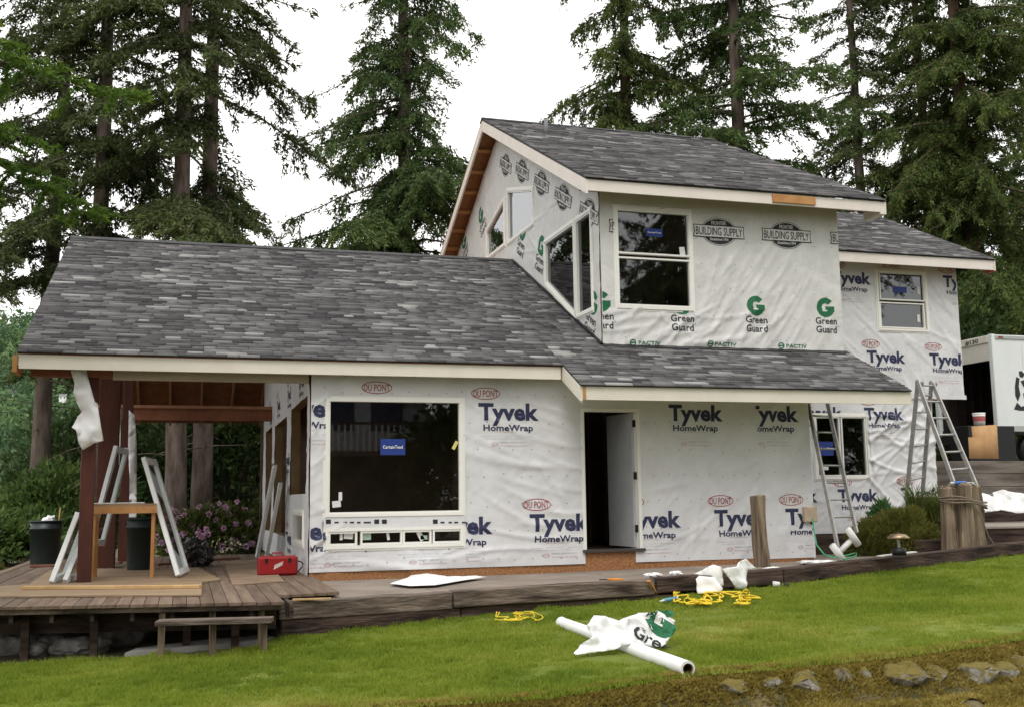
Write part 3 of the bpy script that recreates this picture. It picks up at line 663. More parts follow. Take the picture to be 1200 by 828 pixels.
for px, py in ((831, 403), (915, 405), (741, 401.5)): a = at(px, py, y=YU); stamp(WU, PA, a.x, a.z)
gu = lambda y0, y1: rect(UF[0][0]+.055, at(765, y1, y=YU).z, UF[1][0]-.055, at(765, y0, y=YU).z)
e = window(WU, UF, [gu(250, 297.5), gu(305, 357.5)], label='double hung window of the upper front wall with blue sticker')
a = at(767, 272.5, y=YU); sticker(WU, e, a.x, a.z, .30, .13, BLUEP, txt='CertainTeed')
a = at(800, 295, y=YU); sticker(WU, e, a.x, a.z, .10, .16, WHITEP, .1)
WL = Wall((XUL, 0, 0), (0, -1, 0), (-1, 0, 0), 17.1)
def yzp(*pts): return [(-y, z) for y, z in pts]
C1 = yzp((18.72, 5.53), (17.08, 4.60), (17.08, 6.36), (18.72, 6.36)); C2 = yzp((17.06, 4.62), (16.26, 4.62), (16.26, 6.36), (17.06, 6.36))
G1 = yzp((22.78, 6.88), (21.32, 6.88), (21.32, 7.92), (22.78, 7.55)); G2 = yzp((21.12, 6.85), (19.35, 6.85), (19.35, 7.58), (21.12, 8.05))
WL.open = [insetpoly(q, .02) for q in (C1, C2, G1, G2)]
addfolds(WL, -24, -16, 4.5, 8.8, 50, 55, 40, 13, .012)
wl = wrapwall(WL, 'gable_wall', -26.2, -YU-.0, 3.9, 9.6, GWRAP, HOUSE, clips=(((-21.66, 9.55), (-15.4, 9.55-.504*6.26)), ((-27.9, 9.55-.504*6.24), (-21.66, 9.55))))
rk = -math.atan(.504)
for (y, z) in ((20.05, 8.12), (18.85, 7.52), (17.64, 6.91), (16.37, 6.29), (21.2, 8.6)): stamp(WL, FB, -y, z, rk, clip=(-26, 0, -YU-.01, 12))
for (px, py) in ((612, 285), (634, 303), (694, 372), (566, 262), (546, 292)):
    a = at(px, py, x=XUL); stamp(WL, GG, -a.y, a.z, rk if px > 600 else -rk, clip=(-26, 0, -YU-.01, 12), sc=1.15)
window(WL, C1, [insetpoly(C1, .075)], label='trapezoid side window above the lower roof'); window(WL, C2, [insetpoly(C2, .075)], label='narrow casement beside the trapezoid window')
window(WL, G1, [insetpoly(G1, .075)], label='gable window sloping up toward the ridge', gm=COATED); window(WL, G2, [insetpoly(G2, .075)], label='gable window reflecting the white sky', gm=COATED)
box('upper_end_wall', XUR-.14, XUR-.003, YU+.02, 26, 3.9, 6.6, GWRAP, HOUSE); box('upper_back_wall', XUL, XUR, 26, 26.1, 3.9, 7.2, GWRAP, HOUSE)
box('upper_floor', XUL+.05, XUR-.05, YU+.16, 25.9, 3.93, 3.98, DARKIN, HOUSE)
box('added_partition', XUL+.2, XUR-.2, 18.9, 19, 3.98, 7.6, DARKIN, HOUSE)  # unseen wall added to keep the upper room dark
# dark flashing where the wall meets the roof
beam('flashing', (XUL-.03, YU-.06, 3.985), (XUR+.05, YU-.06, 3.985), .14, .05, BLACK, HOUSE, up=(0, -.5, 1))
beam('flashing', (XUL-.035, 15.9, 3.99+.02), (XUL-.035, 20.75, 6.415+.02), .05, .06, BLACK, HOUSE)

# ------------------------------------------------------------------ roofs
SHW = [.16, .22, .28, .34, .42]; EXPO = .098; NSH = 0
_shm = {}
def shmesh(wi, ci):
    if (wi, ci) not in _shm:
        w = SHW[wi]-.006; L = EXPO+.03; h = .014+.014*(ci % 2)
        V = np.array([(0, -.004, .004), (w, -.004, .004), (w, L, .003), (0, L, .003), (0, 0, h), (w, 0, h), (w, L, .006), (0, L, .006)])
        idx = np.array([4, 5, 6, 7, 0, 1, 5, 4, 1, 2, 6, 5, 3, 0, 4, 7])
        me = rawmesh('shingle', V, idx, 4, np.full(4, (ci+.5)/10)); me.materials.append(SHADES); _shm[(wi, ci)] = me
    return _shm[(wi, ci)]
def shingle_roof(roof, x0, x1, y0, y1, zf, slope, ind_courses, seed, xlim=None):
    """courses of tabs on a plane rising with +y; the first courses as single pieces"""
    global NSH
    r = random.Random(seed); th = math.atan(slope); n = int((y1-y0)/(EXPO*math.cos(th)))+1
    Vs, T = [], []; c, s = math.cos(th), math.sin(th)
    for k in range(n):
        sl_ = k*EXPO-.03; xa, xb = (x0, x1) if xlim is None else xlim(y0+sl_*c, x0, x1)
        x = xa-r.uniform(0, .15); first = True
        while x < xb:
            wi = r.randrange(5); w = SHW[wi]
            xs = max(x, xa); xe = min(x+w, xb)
            q = noise.noise((x*.8, k*.45, seed))+.8*noise.noise((x*2.6, k*1.1, seed+5)); ci = int(min(9, max(0, 3.9+q*2.8+r.gauss(0, 1.6))))
            if r.random() < .07: ci = min(9, ci+4)
            whole = xs == x and xe == x+w
            if xe-xs > .03:
                if k < ind_courses and NSH < 300 and whole:
                    o = bpy.data.objects.new('shingle', shmesh(wi, ci)); COL.objects.link(o); o.parent = roof; NSH += 1
                    o.location = (x, y0+sl_*c, zf(y0)+sl_*s+.002); o.rotation_euler = (th, 0, 0)
                else:
                    h = .014+.014*(ci % 2); L = EXPO+.03; ww = xe-xs-.006
                    for (lx, ly, lz) in ((0, -.004, .004), (ww, -.004, .004), (ww, L, .003), (0, L, .003), (0, 0, h), (ww, 0, h), (ww, L, .006), (0, L, .006)):
                        Vs.append((xs+lx, y0+(sl_+ly)*c-lz*s, zf(y0)+(sl_+ly)*s+lz*c+.002))
                    T.append((ci+r.random())/10)
            x += w
    m_ = len(T)
    if m_:
        b = np.arange(m_)[:, None]*8+np.array([4, 5, 6, 7, 0, 1, 5, 4, 1, 2, 6, 5, 3, 0, 4, 7])[None]
        o = link('shingle_field', rawmesh('shingle_field', np.array(Vs), b.ravel(), 4, np.repeat(np.array(T), 4)), SHADES, roof); o['kind'] = 'stuff'
def slab(name, pts, t, m, parent):
    """roof sheet: polygon pts (top), thickness t straight down"""
    n = len(pts); vs = [Vector(p) for p in pts]+[Vector(p)-Vector((0, 0, t)) for p in pts]
    fs = [tuple(range(n)), tuple(range(2*n-1, n-1, -1))]+[(i, n+i, n+(i+1) % n, (i+1) % n) for i in range(n)]
    bm = bmesh.new(); v = [bm.verts.new(p) for p in vs]; [bm.faces.new([v[i] for i in f]) for f in fs]
    return frombm(name, bm, m, parent)
ROOFB = mat('roof_felt', (.05, .05, .052), (.08, .08, .082), 6, .95)
zA = lambda y: 3.19+.5*(y-14.3)
XA0, XA1, XS, XB1 = -2.13, 6.35, 5.34, 10.88; YE1, YE2, YRI = 15.03, 14.3, 20.75
low = slab('roof', [(XA0, YE1, zA(YE1)), (XS, YE1, zA(YE1)), (XS, YE2, zA(YE2)), (XB1, YE2, zA(YE2)), (XB1, YU+.01, zA(YU+.01)), (XUL-.01, YU+.01, zA(YU+.01)), (XUL-.01, YRI, zA(YRI)), (XA0, YRI, zA(YRI))], .02, ROOFB, HOUSE)
low['label'] = 'long lower roof of grey laminated shingles'
def xl_low(y, a, b): return (XS if y < YE1-.035 else XA0, XB1 if y < YU-.1 else XUL-.01)
NSTART = 13
shingle_roof(low, XS, XB1, YE2, YU-.02, zA, .5, 12, 3)
KC = 10; YK = YE1+KC*EXPO*math.cos(math.atan(.5))
shingle_roof(low, XA0, XS-.005, YE1, YK-.05, zA, .5, 2, 4)
shingle_roof(low, XA0, XUL-.01, YK, YRI-.05, zA, .5, 0, 5)
ZR = zA(YRI)
slab('roof_sheathing', [(XA0, YE1+.01, zA(YE1+.01)-.021), (XS, YE1+.01, zA(YE1+.01)-.021), (XS, YRI, ZR-.021), (XA0, YRI, ZR-.021)], .018, PORCHPLY, low)
slab('back_slope', [(XA0, YRI, ZR), (XUL-.01, YRI, ZR), (XUL-.01, 26.6, ZR-.5*5.85), (XA0, 26.6, ZR-.5*5.85)], .03, PORCHPLY, low)
bm = bmesh.new()
hexa(bm, beamP((XA0-.01, YRI-.06, ZR+.005), (XUL-.02, YRI-.06, ZR+.005), .18, .02, (0, -.5, 1))); hexa(bm, beamP((XA0-.01, YRI+.09, ZR-.005), (XUL-.02, YRI+.09, ZR-.005), .16, .02, (0, .5, 1)))
frombm('ridge_cap', bm, ROOFB, low)
# fascia boards
box('fascia_board', XA0+.02, XS-.03, YE1+.012, YE1+.05, zA(YE1)-.215, zA(YE1)-.024, FASC, HOUSE)
box('fascia_board', XS+.04, XB1-.0, YE2+.012, YE2+.05, zA(YE2)-.215, zA(YE2)-.024, FASC, HOUSE)
def rakeboard(x0, x1, ya, yb, zf, hh, m, parent=HOUSE, dz=.026):
    P = [(x0, ya, zf(ya)-hh), (x1, ya, zf(ya)-hh), (x1, yb, zf(yb)-hh), (x0, yb, zf(yb)-hh), (x0, ya, zf(ya)-dz), (x1, ya, zf(ya)-dz), (x1, yb, zf(yb)-dz), (x0, yb, zf(yb)-dz)]
    bm = bmesh.new(); hexa(bm, P); return frombm('rake_board', bm, m, parent)
rakeboard(XS-.005, XS+.035, YE2+.01, YE1+.35, zA, .24, FASC); rakeboard(XS+.036, XS+.06, YE2+.052, YE1+.35, zA, .29, FASC)
box('nail_block', XS+.045, XS+.085, YE2+.0, YE2+.012, zA(YE2)-.21, zA(YE2)-.03, ORWOOD, HOUSE)
rakeboard(XB1-.035, XB1, YE2+.051, YU, zA, .21, FASC); rakeboard(XA0, XA0+.035, YE1+.052, YRI, zA, .2, FASC)
slab('soffit', [(XS+.065, YE2+.06, zA(YE2+.06)-.05), (XB1-.04, YE2+.06, zA(YE2+.06)-.05), (XB1-.04, YF-.03, zA(YF-.03)-.05), (XS+.065, YF-.03, zA(YF-.03)-.05)], .015, FASC, HOUSE)
box('eave_block', XA0-.06, XA0-.002, YE1+.03, YE1+.5, zA(YE1)-.26, zA(YE1)-.04, ORWOOD, HOUSE)
# porch frame
ZB0 = at(250, 446, y=YF+.03).z
PORCHB = mat('wrapped_beam', (.42, .37, .29), (.50, .45, .36), 2, .7)
box('porch_beam', -.98, XL-.03, YF+.02, YF+.16, ZB0, ZB0+.30, PORCHB, HOUSE); box('porch_beam', -2.0, -.99, YF+.021, YF+.161, ZB0+.02, ZB0+.30, PORCHPLY, HOUSE)
box('rear_beam', -2.0, XL-.02, 22.3, 22.45, ZB0-.04, ZB0+.20, PORCHPLY, HOUSE); box('rear_ledger', -2, XL-.02, 22.25, 22.299, ZB0+.19, ZB0+.25, RAFTER, HOUSE)
for k in range(6):
    x = -1.75+k*.68
    beam('rafter', (x, YE1+.1, zA(YE1+.1)-.13), (x, YRI, ZR-.13), .045, .17, RAFTER, HOUSE); beam('rafter', (x, YRI, ZR-.14), (x, 26.4, ZR-.5*5.65-.14), .05, .16, RAFTER, HOUSE)
box('porch_post', at(90, 683, y=15.45).x, at(106, 683, y=15.45).x, 15.38, 15.54, .55, 3.45, REDWOOD, HOUSE, .006)
a, b = at(110, 664, y=19), at(134, 664, y=19); box('porch_column', a.x, b.x, 18.9, 19.2, .55, 4.6, REDWOOD, HOUSE, .006)
a, b = at(140, 600, y=21), at(152, 600, y=21); box('porch_post', a.x, b.x, 20.9, 21.1, .5, 5.4, REDWOOD, HOUSE, .006)
# upper roof
zU = lambda y: 6.632+.504*(y-15.5)
XU0, XU1, YUE, YUR = 5.95, 11.52, 15.5, 21.66; ZUR = zU(YUR)
up = slab('upper_roof', [(XU0, YUE, zU(YUE)), (XU1, YUE, zU(YUE)), (XU1, YUR, ZUR), (XU0, YUR, ZUR)], .03, ROOFB, HOUSE); up['label'] = 'upper gable roof of grey laminated shingles'
shingle_roof(up, XU0, XU1, YUE, YUR-.04, zU, .504, 0, 8)
slab('back_slope', [(XU0, YUR, ZUR), (XU1, YUR, ZUR), (XU1, 27.9, ZUR-.504*6.24), (XU0, 27.9, ZUR-.504*6.24)], .03, OSB, up)
bm = bmesh.new()
hexa(bm, beamP((XU0-.01, YUR-.06, ZUR+.005), (XU1, YUR-.06, ZUR+.005), .18, .02, (0, -.5, 1))); hexa(bm, beamP((XU0-.01, YUR+.09, ZUR-.005), (XU1, YUR+.09, ZUR-.005), .16, .02, (0, .5, 1)))
frombm('ridge_cap', bm, ROOFB, up)
box('fascia_board', XU0+.041, XU1-.12, YUE+.01, YUE+.05, zU(YUE)-.215, zU(YUE)-.034, FASC2, HOUSE)
a, b = at(905, 231, y=YUE), at(955, 235, y=YUE); box('fascia_patch', a.x, b.x, YUE-.02, YUE+.009, zU(YUE)-.185, zU(YUE)-.05, ORWOOD, HOUSE)
rakeboard(XU0, XU0+.04, YUE-.0, YUR-.001, zU, .27, FASC2, dz=.035)
zUb = lambda y: ZUR-.504*(y-YUR)
rakeboard(XU0, XU0+.04, YUR+.001, 27.9, zUb, .25, FASC2, dz=.035)
rakeboard(XU1-.04, XU1, YUE+.01, YUR, zU, .22, FASC2, dz=.035)
box('eave_return', XU1-.118, XU1+.0, YUE+.012, YUE+.5, zU(YUE)-.25, zU(YUE)-.04, FASC2, HOUSE)
slab('rake_soffit', [(XU0+.045, YUE+.06, zU(YUE+.06)-.04), (XUL-.003, YUE+.06, zU(YUE+.06)-.04), (XUL-.003, YUR, ZUR-.04), (XU0+.045, YUR, ZUR-.04)], .015, OSB, up)
for k in range(9):
    y = 22.4+k*.61; beam('lookout', (XU0+.045, y, zUb(y)-.075), (XUL, y, zUb(y)-.075), .09, .06, ORWOOD, HOUSE, up=(0, .5, 1))
box('soffit', XU0+.05, XU1-.05, YUE+.06, YU-.004, zU(YUE)-.10, zU(YUE)-.085, OSB, HOUSE)
a = at(640, 158, y=20.3); tube('vent_pipe', [(a.x, 20.3, zU(20.3)-.1), (a.x, 20.3, zU(20.3)+.30)], .04, mat('grey_pipe', (.18, .18, .19), None, rough=.6), up, 10)
# right wing roof
zW = lambda y: 6.52+.5*(y-18.6)
XW1 = at(1166, 303, y=18.6).x
wg = slab('wing_roof', [(10.6, 18.6, zW(18.6)), (XW1, 18.6, zW(18.6)), (XW1, 22.6, zW(22.6)), (10.6, 22.6, zW(22.6))], .03, ROOFB, HOUSE); wg['label'] = 'side wing roof of grey laminated shingles'
shingle_roof(wg, 10.8, XW1, 18.6, 22.55, zW, .5, 0, 12)
slab('back_slope', [(10.6, 22.6, zW(22.6)), (XW1, 22.6, zW(22.6)), (XW1, 26.6, zW(18.6)), (10.6, 26.6, zW(18.6))], .03, OSB, wg)
box('fascia_board', 10.82, XW1-.04, 18.61, 18.65, zW(18.6)-.235, zW(18.6)-.034, FASC2, HOUSE)
rakeboard(XW1-.038, XW1, 18.6, 22.6, zW, .25, FASC, dz=.035); box('rake_end', XW1-.03, XW1+.05, 18.655, 18.9, zW(18.6)-.25, zW(18.6)-.03, mat('red_primer', (.40, .06, .04), None, rough=.7), HOUSE)
box('soffit', 10.82, XW1-.05, 18.66, YR-.003, zW(18.6)-.12, zW(18.6)-.10, OSB, HOUSE)
box('electric_box', at(939, 600, y=YF).x, at(954, 600, y=YF).x, YF-.10, YF-.005, at(945, 611, y=YF).z, at(945, 593, y=YF).z, mat('beige_box', (.42, .33, .24), (.5, .4, .3), 8, .6), HOUSE, .012)

# ------------------------------------------------------------------ walk, deck, timbers
def walkz(x): return .50+max(0., x-5)*.012
wk = empty('walkway'); tag(wk, kind='structure')
def tly(x): return float(np.interp(x, TLX, TLY))
for x0, x1 in ((1.66, 2.9), (2.91, 5.6), (5.61, 8.0), (8.01, 10.6), (10.61, 13.0)):
    n = 8; bm = bmesh.new(); top, bot = [], []
    ys = lambda x: (tly(x)+.17, YF-.006 if x < 9.66 else YF+1.2)
    A = [bm.verts.new((x, ys(x)[0], walkz(x)-.004)) for x in np.linspace(x0, x1, n)]; B = [bm.verts.new((x, ys(x)[1], walkz(x)-.004)) for x in np.linspace(x0, x1, n)]
    for i in range(n-1): bm.faces.new((A[i], A[i+1], B[i+1], B[i]))
    r = bmesh.ops.extrude_face_region(bm, geom=bm.faces[:]); [setattr(v.co, 'z', v.co.z-.12) for v in r['geom'] if isinstance(v, bmesh.types.BMVert)]
    frombm('paving_slab', bm, CONC, wk)
def timber(pts, z1, z0, w, m, lab, off=0.):
    t = empty('landscape_timber', (pts[0][0], pts[0][1], 0)); t.location = (0, 0, 0)
    return t
def timb(xa, xb, za, zb, h, m, lab, dy=0., w=.2, seed=0):
    r = random.Random(seed); a = Vector((xa, tly(xa)+w/2+dy, za-h/2)); b = Vector((xb, tly(xb)+w/2+dy, zb-h/2))
    bm = bmesh.new(); hexa(bm, beamP(a, b, w, h), .012); bmesh.ops.subdivide_edges(bm, edges=[e for e in bm.edges if e.calc_length() > .5], cuts=12)
    for v in bm.verts: v.co += Vector((0, noise.noise(v.co*2.3+Vector((seed, 0, 0)))*.012, noise.noise(v.co*2.1+Vector((0, seed, 3)))*.012))
    return tag(frombm('landscape_timber', bm, m), lab, 'timber', 'timbers edging the lawn')
timb(1.0, 3.06, .50, .50, .20, TIMB, 'grey weathered timber on top of the stack beside the deck step', seed=1)
timb(1.02, 3.16, .30, .305, .21, TIMBD, 'dark timber lying under the weathered one beside the deck step', .015, seed=2)
timb(3.08, 5.83, .515, .535, .20, TIMB, 'grey weathered timber in front of the door with black knots', -.02, seed=3)
timb(3.18, 6.3, .31, .335, .20, TIMBD, 'dark half buried timber under the one with black knots', .03, seed=4)
timb(5.86, 7.9, .545, .585, .2, TIMBD, 'dark brown timber under the torn wrap scraps', -.01, seed=5)
timb(7.92, 12.55, .585, .755, .21, TIMBD, 'long dark timber rising along the lawn to the tall stump', seed=6)
timb(12.58, 16.5, .77, .86, .2, TIMBD, 'dark timber beyond the stump next to the concrete step', .05, seed=7)
# deck
DZ = .56
def deck_front(x): return 12.35-(x+1.9)*.24
dk = empty('deck', (0, 0, 0)); tag(dk, 'raised grey plank deck with open underside beside the porch', 'deck')
x = -3.6; r = random.Random(3)
PLK = [mat('deck_board_%s' % n, tuple(c*k for c in (.12, .080, .056)), tuple(c*k for c in (.20, .145, .105)), 4, .85, (3, .25, 1), bump=.2, bscale=30) for n, k in (('dull', .82), ('plain', 1.), ('pale', 1.15))]
while x < 1.62:
    y1 = 22.4 if x > -2.8 else 19.2; y0 = deck_front(x) if x < 1.0 else YF-3.2+.02
    y0 = max(y0, tly(x)+.2) if x > .95 else y0
    bm = bmesh.new(); hexa(bm, bxp(x, x+.134, y0+r.uniform(-.008, .008), y1, DZ-.035, DZ+r.uniform(-.002, .003)), .003); frombm('plank', bm, r.choice(PLK), dk); x += .140
def db(name, x0, x1, yo, z0, z1, m, th=.04):
    a = Vector((x0, deck_front(x0)+yo, (z0+z1)/2)); b = Vector((x1, deck_front(x1)+yo, (z0+z1)/2)); return beam(name, a, b, th, z1-z0, m, dk)
db('rim_board', -3.6, 1.0, .10, DZ-.09, DZ-.037, TIMB); db('beam', -3.6, .98, .65, .22, .42, TIMBD, .09)
for xx in (-3, -1.6, -.9, .05, .55): 
    y = deck_front(xx)+.5; box('post', xx-.04, xx+.04, y-.04, y+.04, -.1, DZ-.04, TIMBD, dk)
for k in range(12):
    xx = -3.3+k*.4; box('joist', xx-.02, xx+.02, deck_front(xx)+.13, 15, DZ-.18, DZ-.037, TIMBD, dk)
for px in (150, 177, 365, 745/3.): 
    pass
# the step in front of the deck
st = empty('deck_step', (0, 0, 0)); tag(st, 'single weathered plank step on posts in front of the deck', 'step')
a, b = at(184, 729, y=11.62), at(320, 726, y=11.4)
beam('tread', a+Vector((0, .02, 0)), b+Vector((0, .05, 0)), .26, .045, TIMB, st, .004)
for px in (189, 250, 310):
    t = (px-184)/136; p = a.lerp(b, t); box('leg', p.x-.03, p.x+.03, p.y+.05, p.y+.12, zl(p.x, p.y)-.03, p.z-.024, WOODG, st); box('cleat', p.x-.03, p.x+.03, p.y+.44, p.y+.52, zl(p.x, p.y)-.03, DZ-.10, WOODG, st)
pa = [atl(*q) for q in ((146, 766), (300, 751), (322, 747), (312, 744), (240, 750), (160, 760))]
bm = bmesh.new(); f = bm.faces.new([bm.verts.new(p+Vector((0, 0, .012))) for p in pa]); rr_ = bmesh.ops.extrude_face_region(bm, geom=[f]); [setattr(v.co, 'z', v.co.z-.1) for v in rr_['geom'] if isinstance(v, bmesh.types.BMVert)]
tag(frombm('concrete_pad', bm, CONCG), 'flat strip of concrete in the grass below the deck step', 'concrete pad')
for i, (px, py, w, h, lab) in enumerate([(143, 752, .30, .26, 'large grey boulder under the deck beside the step'), (112, 760, .16, .09, 'small dark stone touching the large boulder under the deck'), (85, 763, .22, .11, 'low flat stone under the deck edge'),
        (40, 766, .16, .1, 'small dark stone in the shade under the deck'), (10, 762, .26, .17, 'rounded dark rock under the deck near the beam'), (60, 758, .2, .12, 'dull stone behind the flat one under the deck')]):
    p = atl(px, py); tag(rock('rock', p+Vector((0, .18, h*.2)), (w, w*.7, h), 20+i, ROCK), lab, 'rock', 'rocks under the deck')

# ------------------------------------------------------------------ things on the deck
def sheet_on(name, pxs, z, t, m, lab, cat, grp=None):
    bm = bmesh.new(); f = bm.faces.new([bm.verts.new(at(px, py, z=z)) for px, py in pxs]); q = bmesh.ops.extrude_face_region(bm, geom=[f])
    for v in [e for e in q['geom'] if isinstance(e, bmesh.types.BMVert)]: v.co.z -= t
    return tag(frombm(name, bm, m), lab, cat, grp)
sheet_on('plywood_sheet', [(-30, 698), (-30, 688), (27, 684), (237, 679), (236, 696)], DZ+.024, .018, PLYW, 'tan plywood sheet along the deck edge under the long stud', 'plywood', 'plywood on the deck')
sheet_on('plywood_sheet', [(33, 684), (60, 667), (232, 664), (259, 678), (240, 681)], DZ+.016, .012, PLYW, 'tan plywood sheet under the sawhorse table', 'plywood', 'plywood on the deck')
sheet_on('plywood_sheet', [(272, 684), (262, 657), (310, 654), (333, 680)], DZ+.018, .014, mat('brown_plywood', (.22, .15, .10), (.31, .22, .15), 3, .85), 'brown plywood sheet on the deck in front of the red case', 'plywood', 'plywood on the deck')
a, b = at(27, 688, z=DZ+.045), at(235, 686.5, z=DZ+.045); tag(beam('lumber', a, b, .12, .038, LUMBER, None, .003), 'pale new stud lying flat along the plywood edge', 'lumber')
a, b = at(343, 702, z=.515), at(388, 700.5, z=.515); tag(beam('lumber', a, b, .04, .02, LUMBER, None, .002), 'short pale lath lying at the timber end', 'lumber')
for (x0, y0, x1, y1, w_, lab) in ((35, 662.5, 82, 661, .14, 'brown offcut board at the foot of the dark bin'), (103, 661, 113, 660, .1, 'short brown offcut beside the wide column'), (183, 660.5, 224, 658, .12, 'brown board lying behind the black bag'),
        (245, 655, 279, 653, .12, 'brown board lying at the rear deck edge'), (125, 658.5, 142, 658.5, .1, 'brown board offcut between column and bin')):
    a, b = at(x0, y0, z=DZ+.025), at(x1, y1, z=DZ+.025); tag(beam('board_offcut', a, b, w_, .03, mat('brown_board', (.17, .07, .045), (.25, .11, .07), 5, .8), None, .003), lab, 'board', 'offcut boards on the deck')
def bin_(px0, px1, pyb, pyt, lab, grp):
    p = at((px0+px1)/2, pyb, z=DZ); r_ = (at(px1, pyb, y=p.y).x-at(px0, pyb, y=p.y).x)/2; h = at((px0+px1)/2, pyt, y=p.y).z-DZ
    t = empty('trash_bin', p+Vector((0, r_*.8, 0))); tag(t, lab, 'bin', grp)
    lathe('body', [(0, .004), (r_*.86, .004), (r_*.9, .03), (r_*.99, h*.80), (r_*1.02, h*.80), (r_*1.02, h*.83), (r_*.99, h*.84), (r_, h*.97), (r_*.95, h*.965), (r_*.84, .05), (0, .05)], BIN, t)
    lathe('rim', [(r_, h*.965), (r_*1.05, h*.97), (r_*1.06, h), (r_*.99, h*1.005), (r_*.95, h*.985)], BIN, t)
    for s in (-1, 1): tube('handle', [(s*r_*1.0, -.08, h*.88), (s*(r_*1.09), -.07, h*.9), (s*(r_*1.09), .07, h*.9), (s*r_*1.0, .08, h*.88)], .012, BIN, t, 6)
    return t, p+Vector((0, r_*.8, h)), r_
t, c, r_ = bin_(31, 69.5, 662, 609.5, 'dark green trash bin with white scraps standing on the plank deck', 'trash bins on the deck')
bm = bmesh.new(); bmesh.ops.create_icosphere(bm, subdivisions=3, radius=.12)
for v in bm.verts: v.co += v.co.normalized()*noise.noise(v.co*14)*.06
o = frombm('plastic_scrap', bm, WHITEW); o.location = c+Vector((.05, 0, -.04)); tag(o, 'crumpled white plastic sticking out of the dark green bin', 'plastic scrap')
tag(beam('wood_scrap', c+Vector((.17, .05, -.5)), c+Vector((.22, .03, .22)), .035, .02, LUMBER), 'thin wood offcut sticking out of the dark green bin', 'wood scrap')
bin_(146, 181, 668.5, 606, 'black trash bin under the sawhorse table', 'trash bins on the deck')
# window units waiting to be fitted
def panel(lab, nb, nt_, dep, w_=.07, th=.06, grp='window units leaning on the porch', gl=True):
    nb, nt_, dep = Vector(nb), Vector(nt_), Vector(dep); t = empty('window_unit', nb); tag(t, lab, 'window unit', grp)
    z0 = Vector((0, 0, 0)); H = nt_-nb; nn = H.cross(dep).normalized(); hd, dd = H.normalized(), dep.normalized()
    for nme, A, B, up in (('jamb', z0, H, nn), ('jamb', dep, dep+H, nn), ('rail', dd*w_/2*0+hd*w_/2, dep+hd*w_/2, nn), ('rail', H-hd*w_/2, dep+H-hd*w_/2, nn)):
        beam(nme, A, B, w_ if nme == 'jamb' else w_*.98, th if nme == 'jamb' else th*.95, WVINYL, t, .003, up=tuple(up))
    if gl:
        mk('pane', [dd*.03+hd*.03, dep-dd*.03+hd*.03, dep-dd*.03+H-hd*.03, dd*.03+H-hd*.03], [(0, 1, 2, 3)], GLASS, t)
    return t
panel('white window unit leaning against the front porch post', at(60, 682, z=DZ+.04), at(91, 601, y=15.75), (.05, .95, 0), .08)
panel('second white window unit tucked behind the one at the front post', at(76, 681, z=DZ+.04), at(94, 640, y=15.8), (.1, .8, .0), .08)
panel('white window unit leaning on the wide porch column above the table', at(105, 640, y=17.2), at(136, 523, y=17.9), (.12, .75, 0), .09)
panel('white framed window unit leaning over the right end of the table', at(209, 674, z=DZ+.05), at(168.5, 536, y=16.25), (.12, .85, 0), .085)
panel('tall white window unit leaning on the wrapped porch wall', at(302, 652, z=DZ+.04), at(322.5, 546, y=18.6), (.02, .55, 0), .10)
panel('shorter white window unit leaning nearer the wall opening', at(312, 655, z=DZ+.04), at(329, 567, y=18.0), (.03, .5, 0), .10)
# sawhorse table
tb = empty('work_table', at(145, 681, z=DZ)); o_ = tb.location.copy(); tag(tb, 'rough work table of new lumber with a board top on the porch', 'table')
a, b = at(106, 599, y=15.75), at(183, 599, y=15.75); zt = a.z
box('top', a.x-o_.x, b.x-o_.x, 15.8-o_.y, 16.5-o_.y, zt+.07-o_.z, zt+.10-o_.z, PLYW, tb)
box('apron', a.x-o_.x-.005, b.x-o_.x+.005, 15.76-o_.y, 15.80-o_.y, zt-.03-o_.z, zt+.069-o_.z, ORWOOD, tb); box('apron', a.x-o_.x, b.x-o_.x, 16.46-o_.y, 16.5-o_.y, zt-.03-o_.z, zt+.069-o_.z, ORWOOD, tb)
for s_, dx in ((a.x+.02, 0), (b.x-.06, 0)):
    for y in (15.805, 16.42): box('leg', s_-o_.x, s_+.045-o_.x, y-o_.y, y+.04-o_.y, 0, zt+.069-o_.z, ORWOOD, tb)
p = at(140, 591, y=16); tag(box('plastic_sheet', p.x-.35, p.x+.33, 15.9, 16.4, zt+.103, zt+.118, WHITEW, None, .006), 'folded clear plastic lying on the work table', 'plastic sheet')
# red case
p0, p1 = at(302, 675, z=DZ), at(349, 675, z=DZ); yc = p0.y; wd = at(349, 675, y=yc).x-p0.x; hh = at(325, 651, y=yc).z-DZ
rc = empty('tool_case', p0+Vector((wd/2, .1, 0))); tag(rc, 'red plastic tool case with white lettering beside the wrapped corner', 'tool case')
bm = bmesh.new(); hexa(bm, bxp(-wd/2, wd/2, -.1, .1, 0, hh), .035); frombm('body', bm, RED, rc)
box('seam', -wd/2-.003, wd/2+.003, -.006, .006, .02, hh-.02, mat('dark_red', (.2, .01, .01)), rc)
tube('handle', [(-.08, -.02, hh-.01), (-.075, -.02, hh+.04), (.075, -.02, hh+.04), (.08, -.02, hh-.01)], .012, RED, rc, 6)
for k in (-.16, .16): box('latch', k-.02, k+.02, -.108, -.098, hh-.09, hh-.03, BLACK, rc)
bm = bmesh.new()
for k in range(4):
    x0 = -.06+.03*k; vs = [bm.verts.new((x, -.1025, z)) for x, z in ((x0, .09+.015*k), (x0+.028, .10+.015*k), (x0+.04, .17+.012*k), (x0+.012, .15+.012*k))]; bm.faces.new(vs)
frombm('logo', bm, mat('faded_white', (.6, .5, .48)), rc)
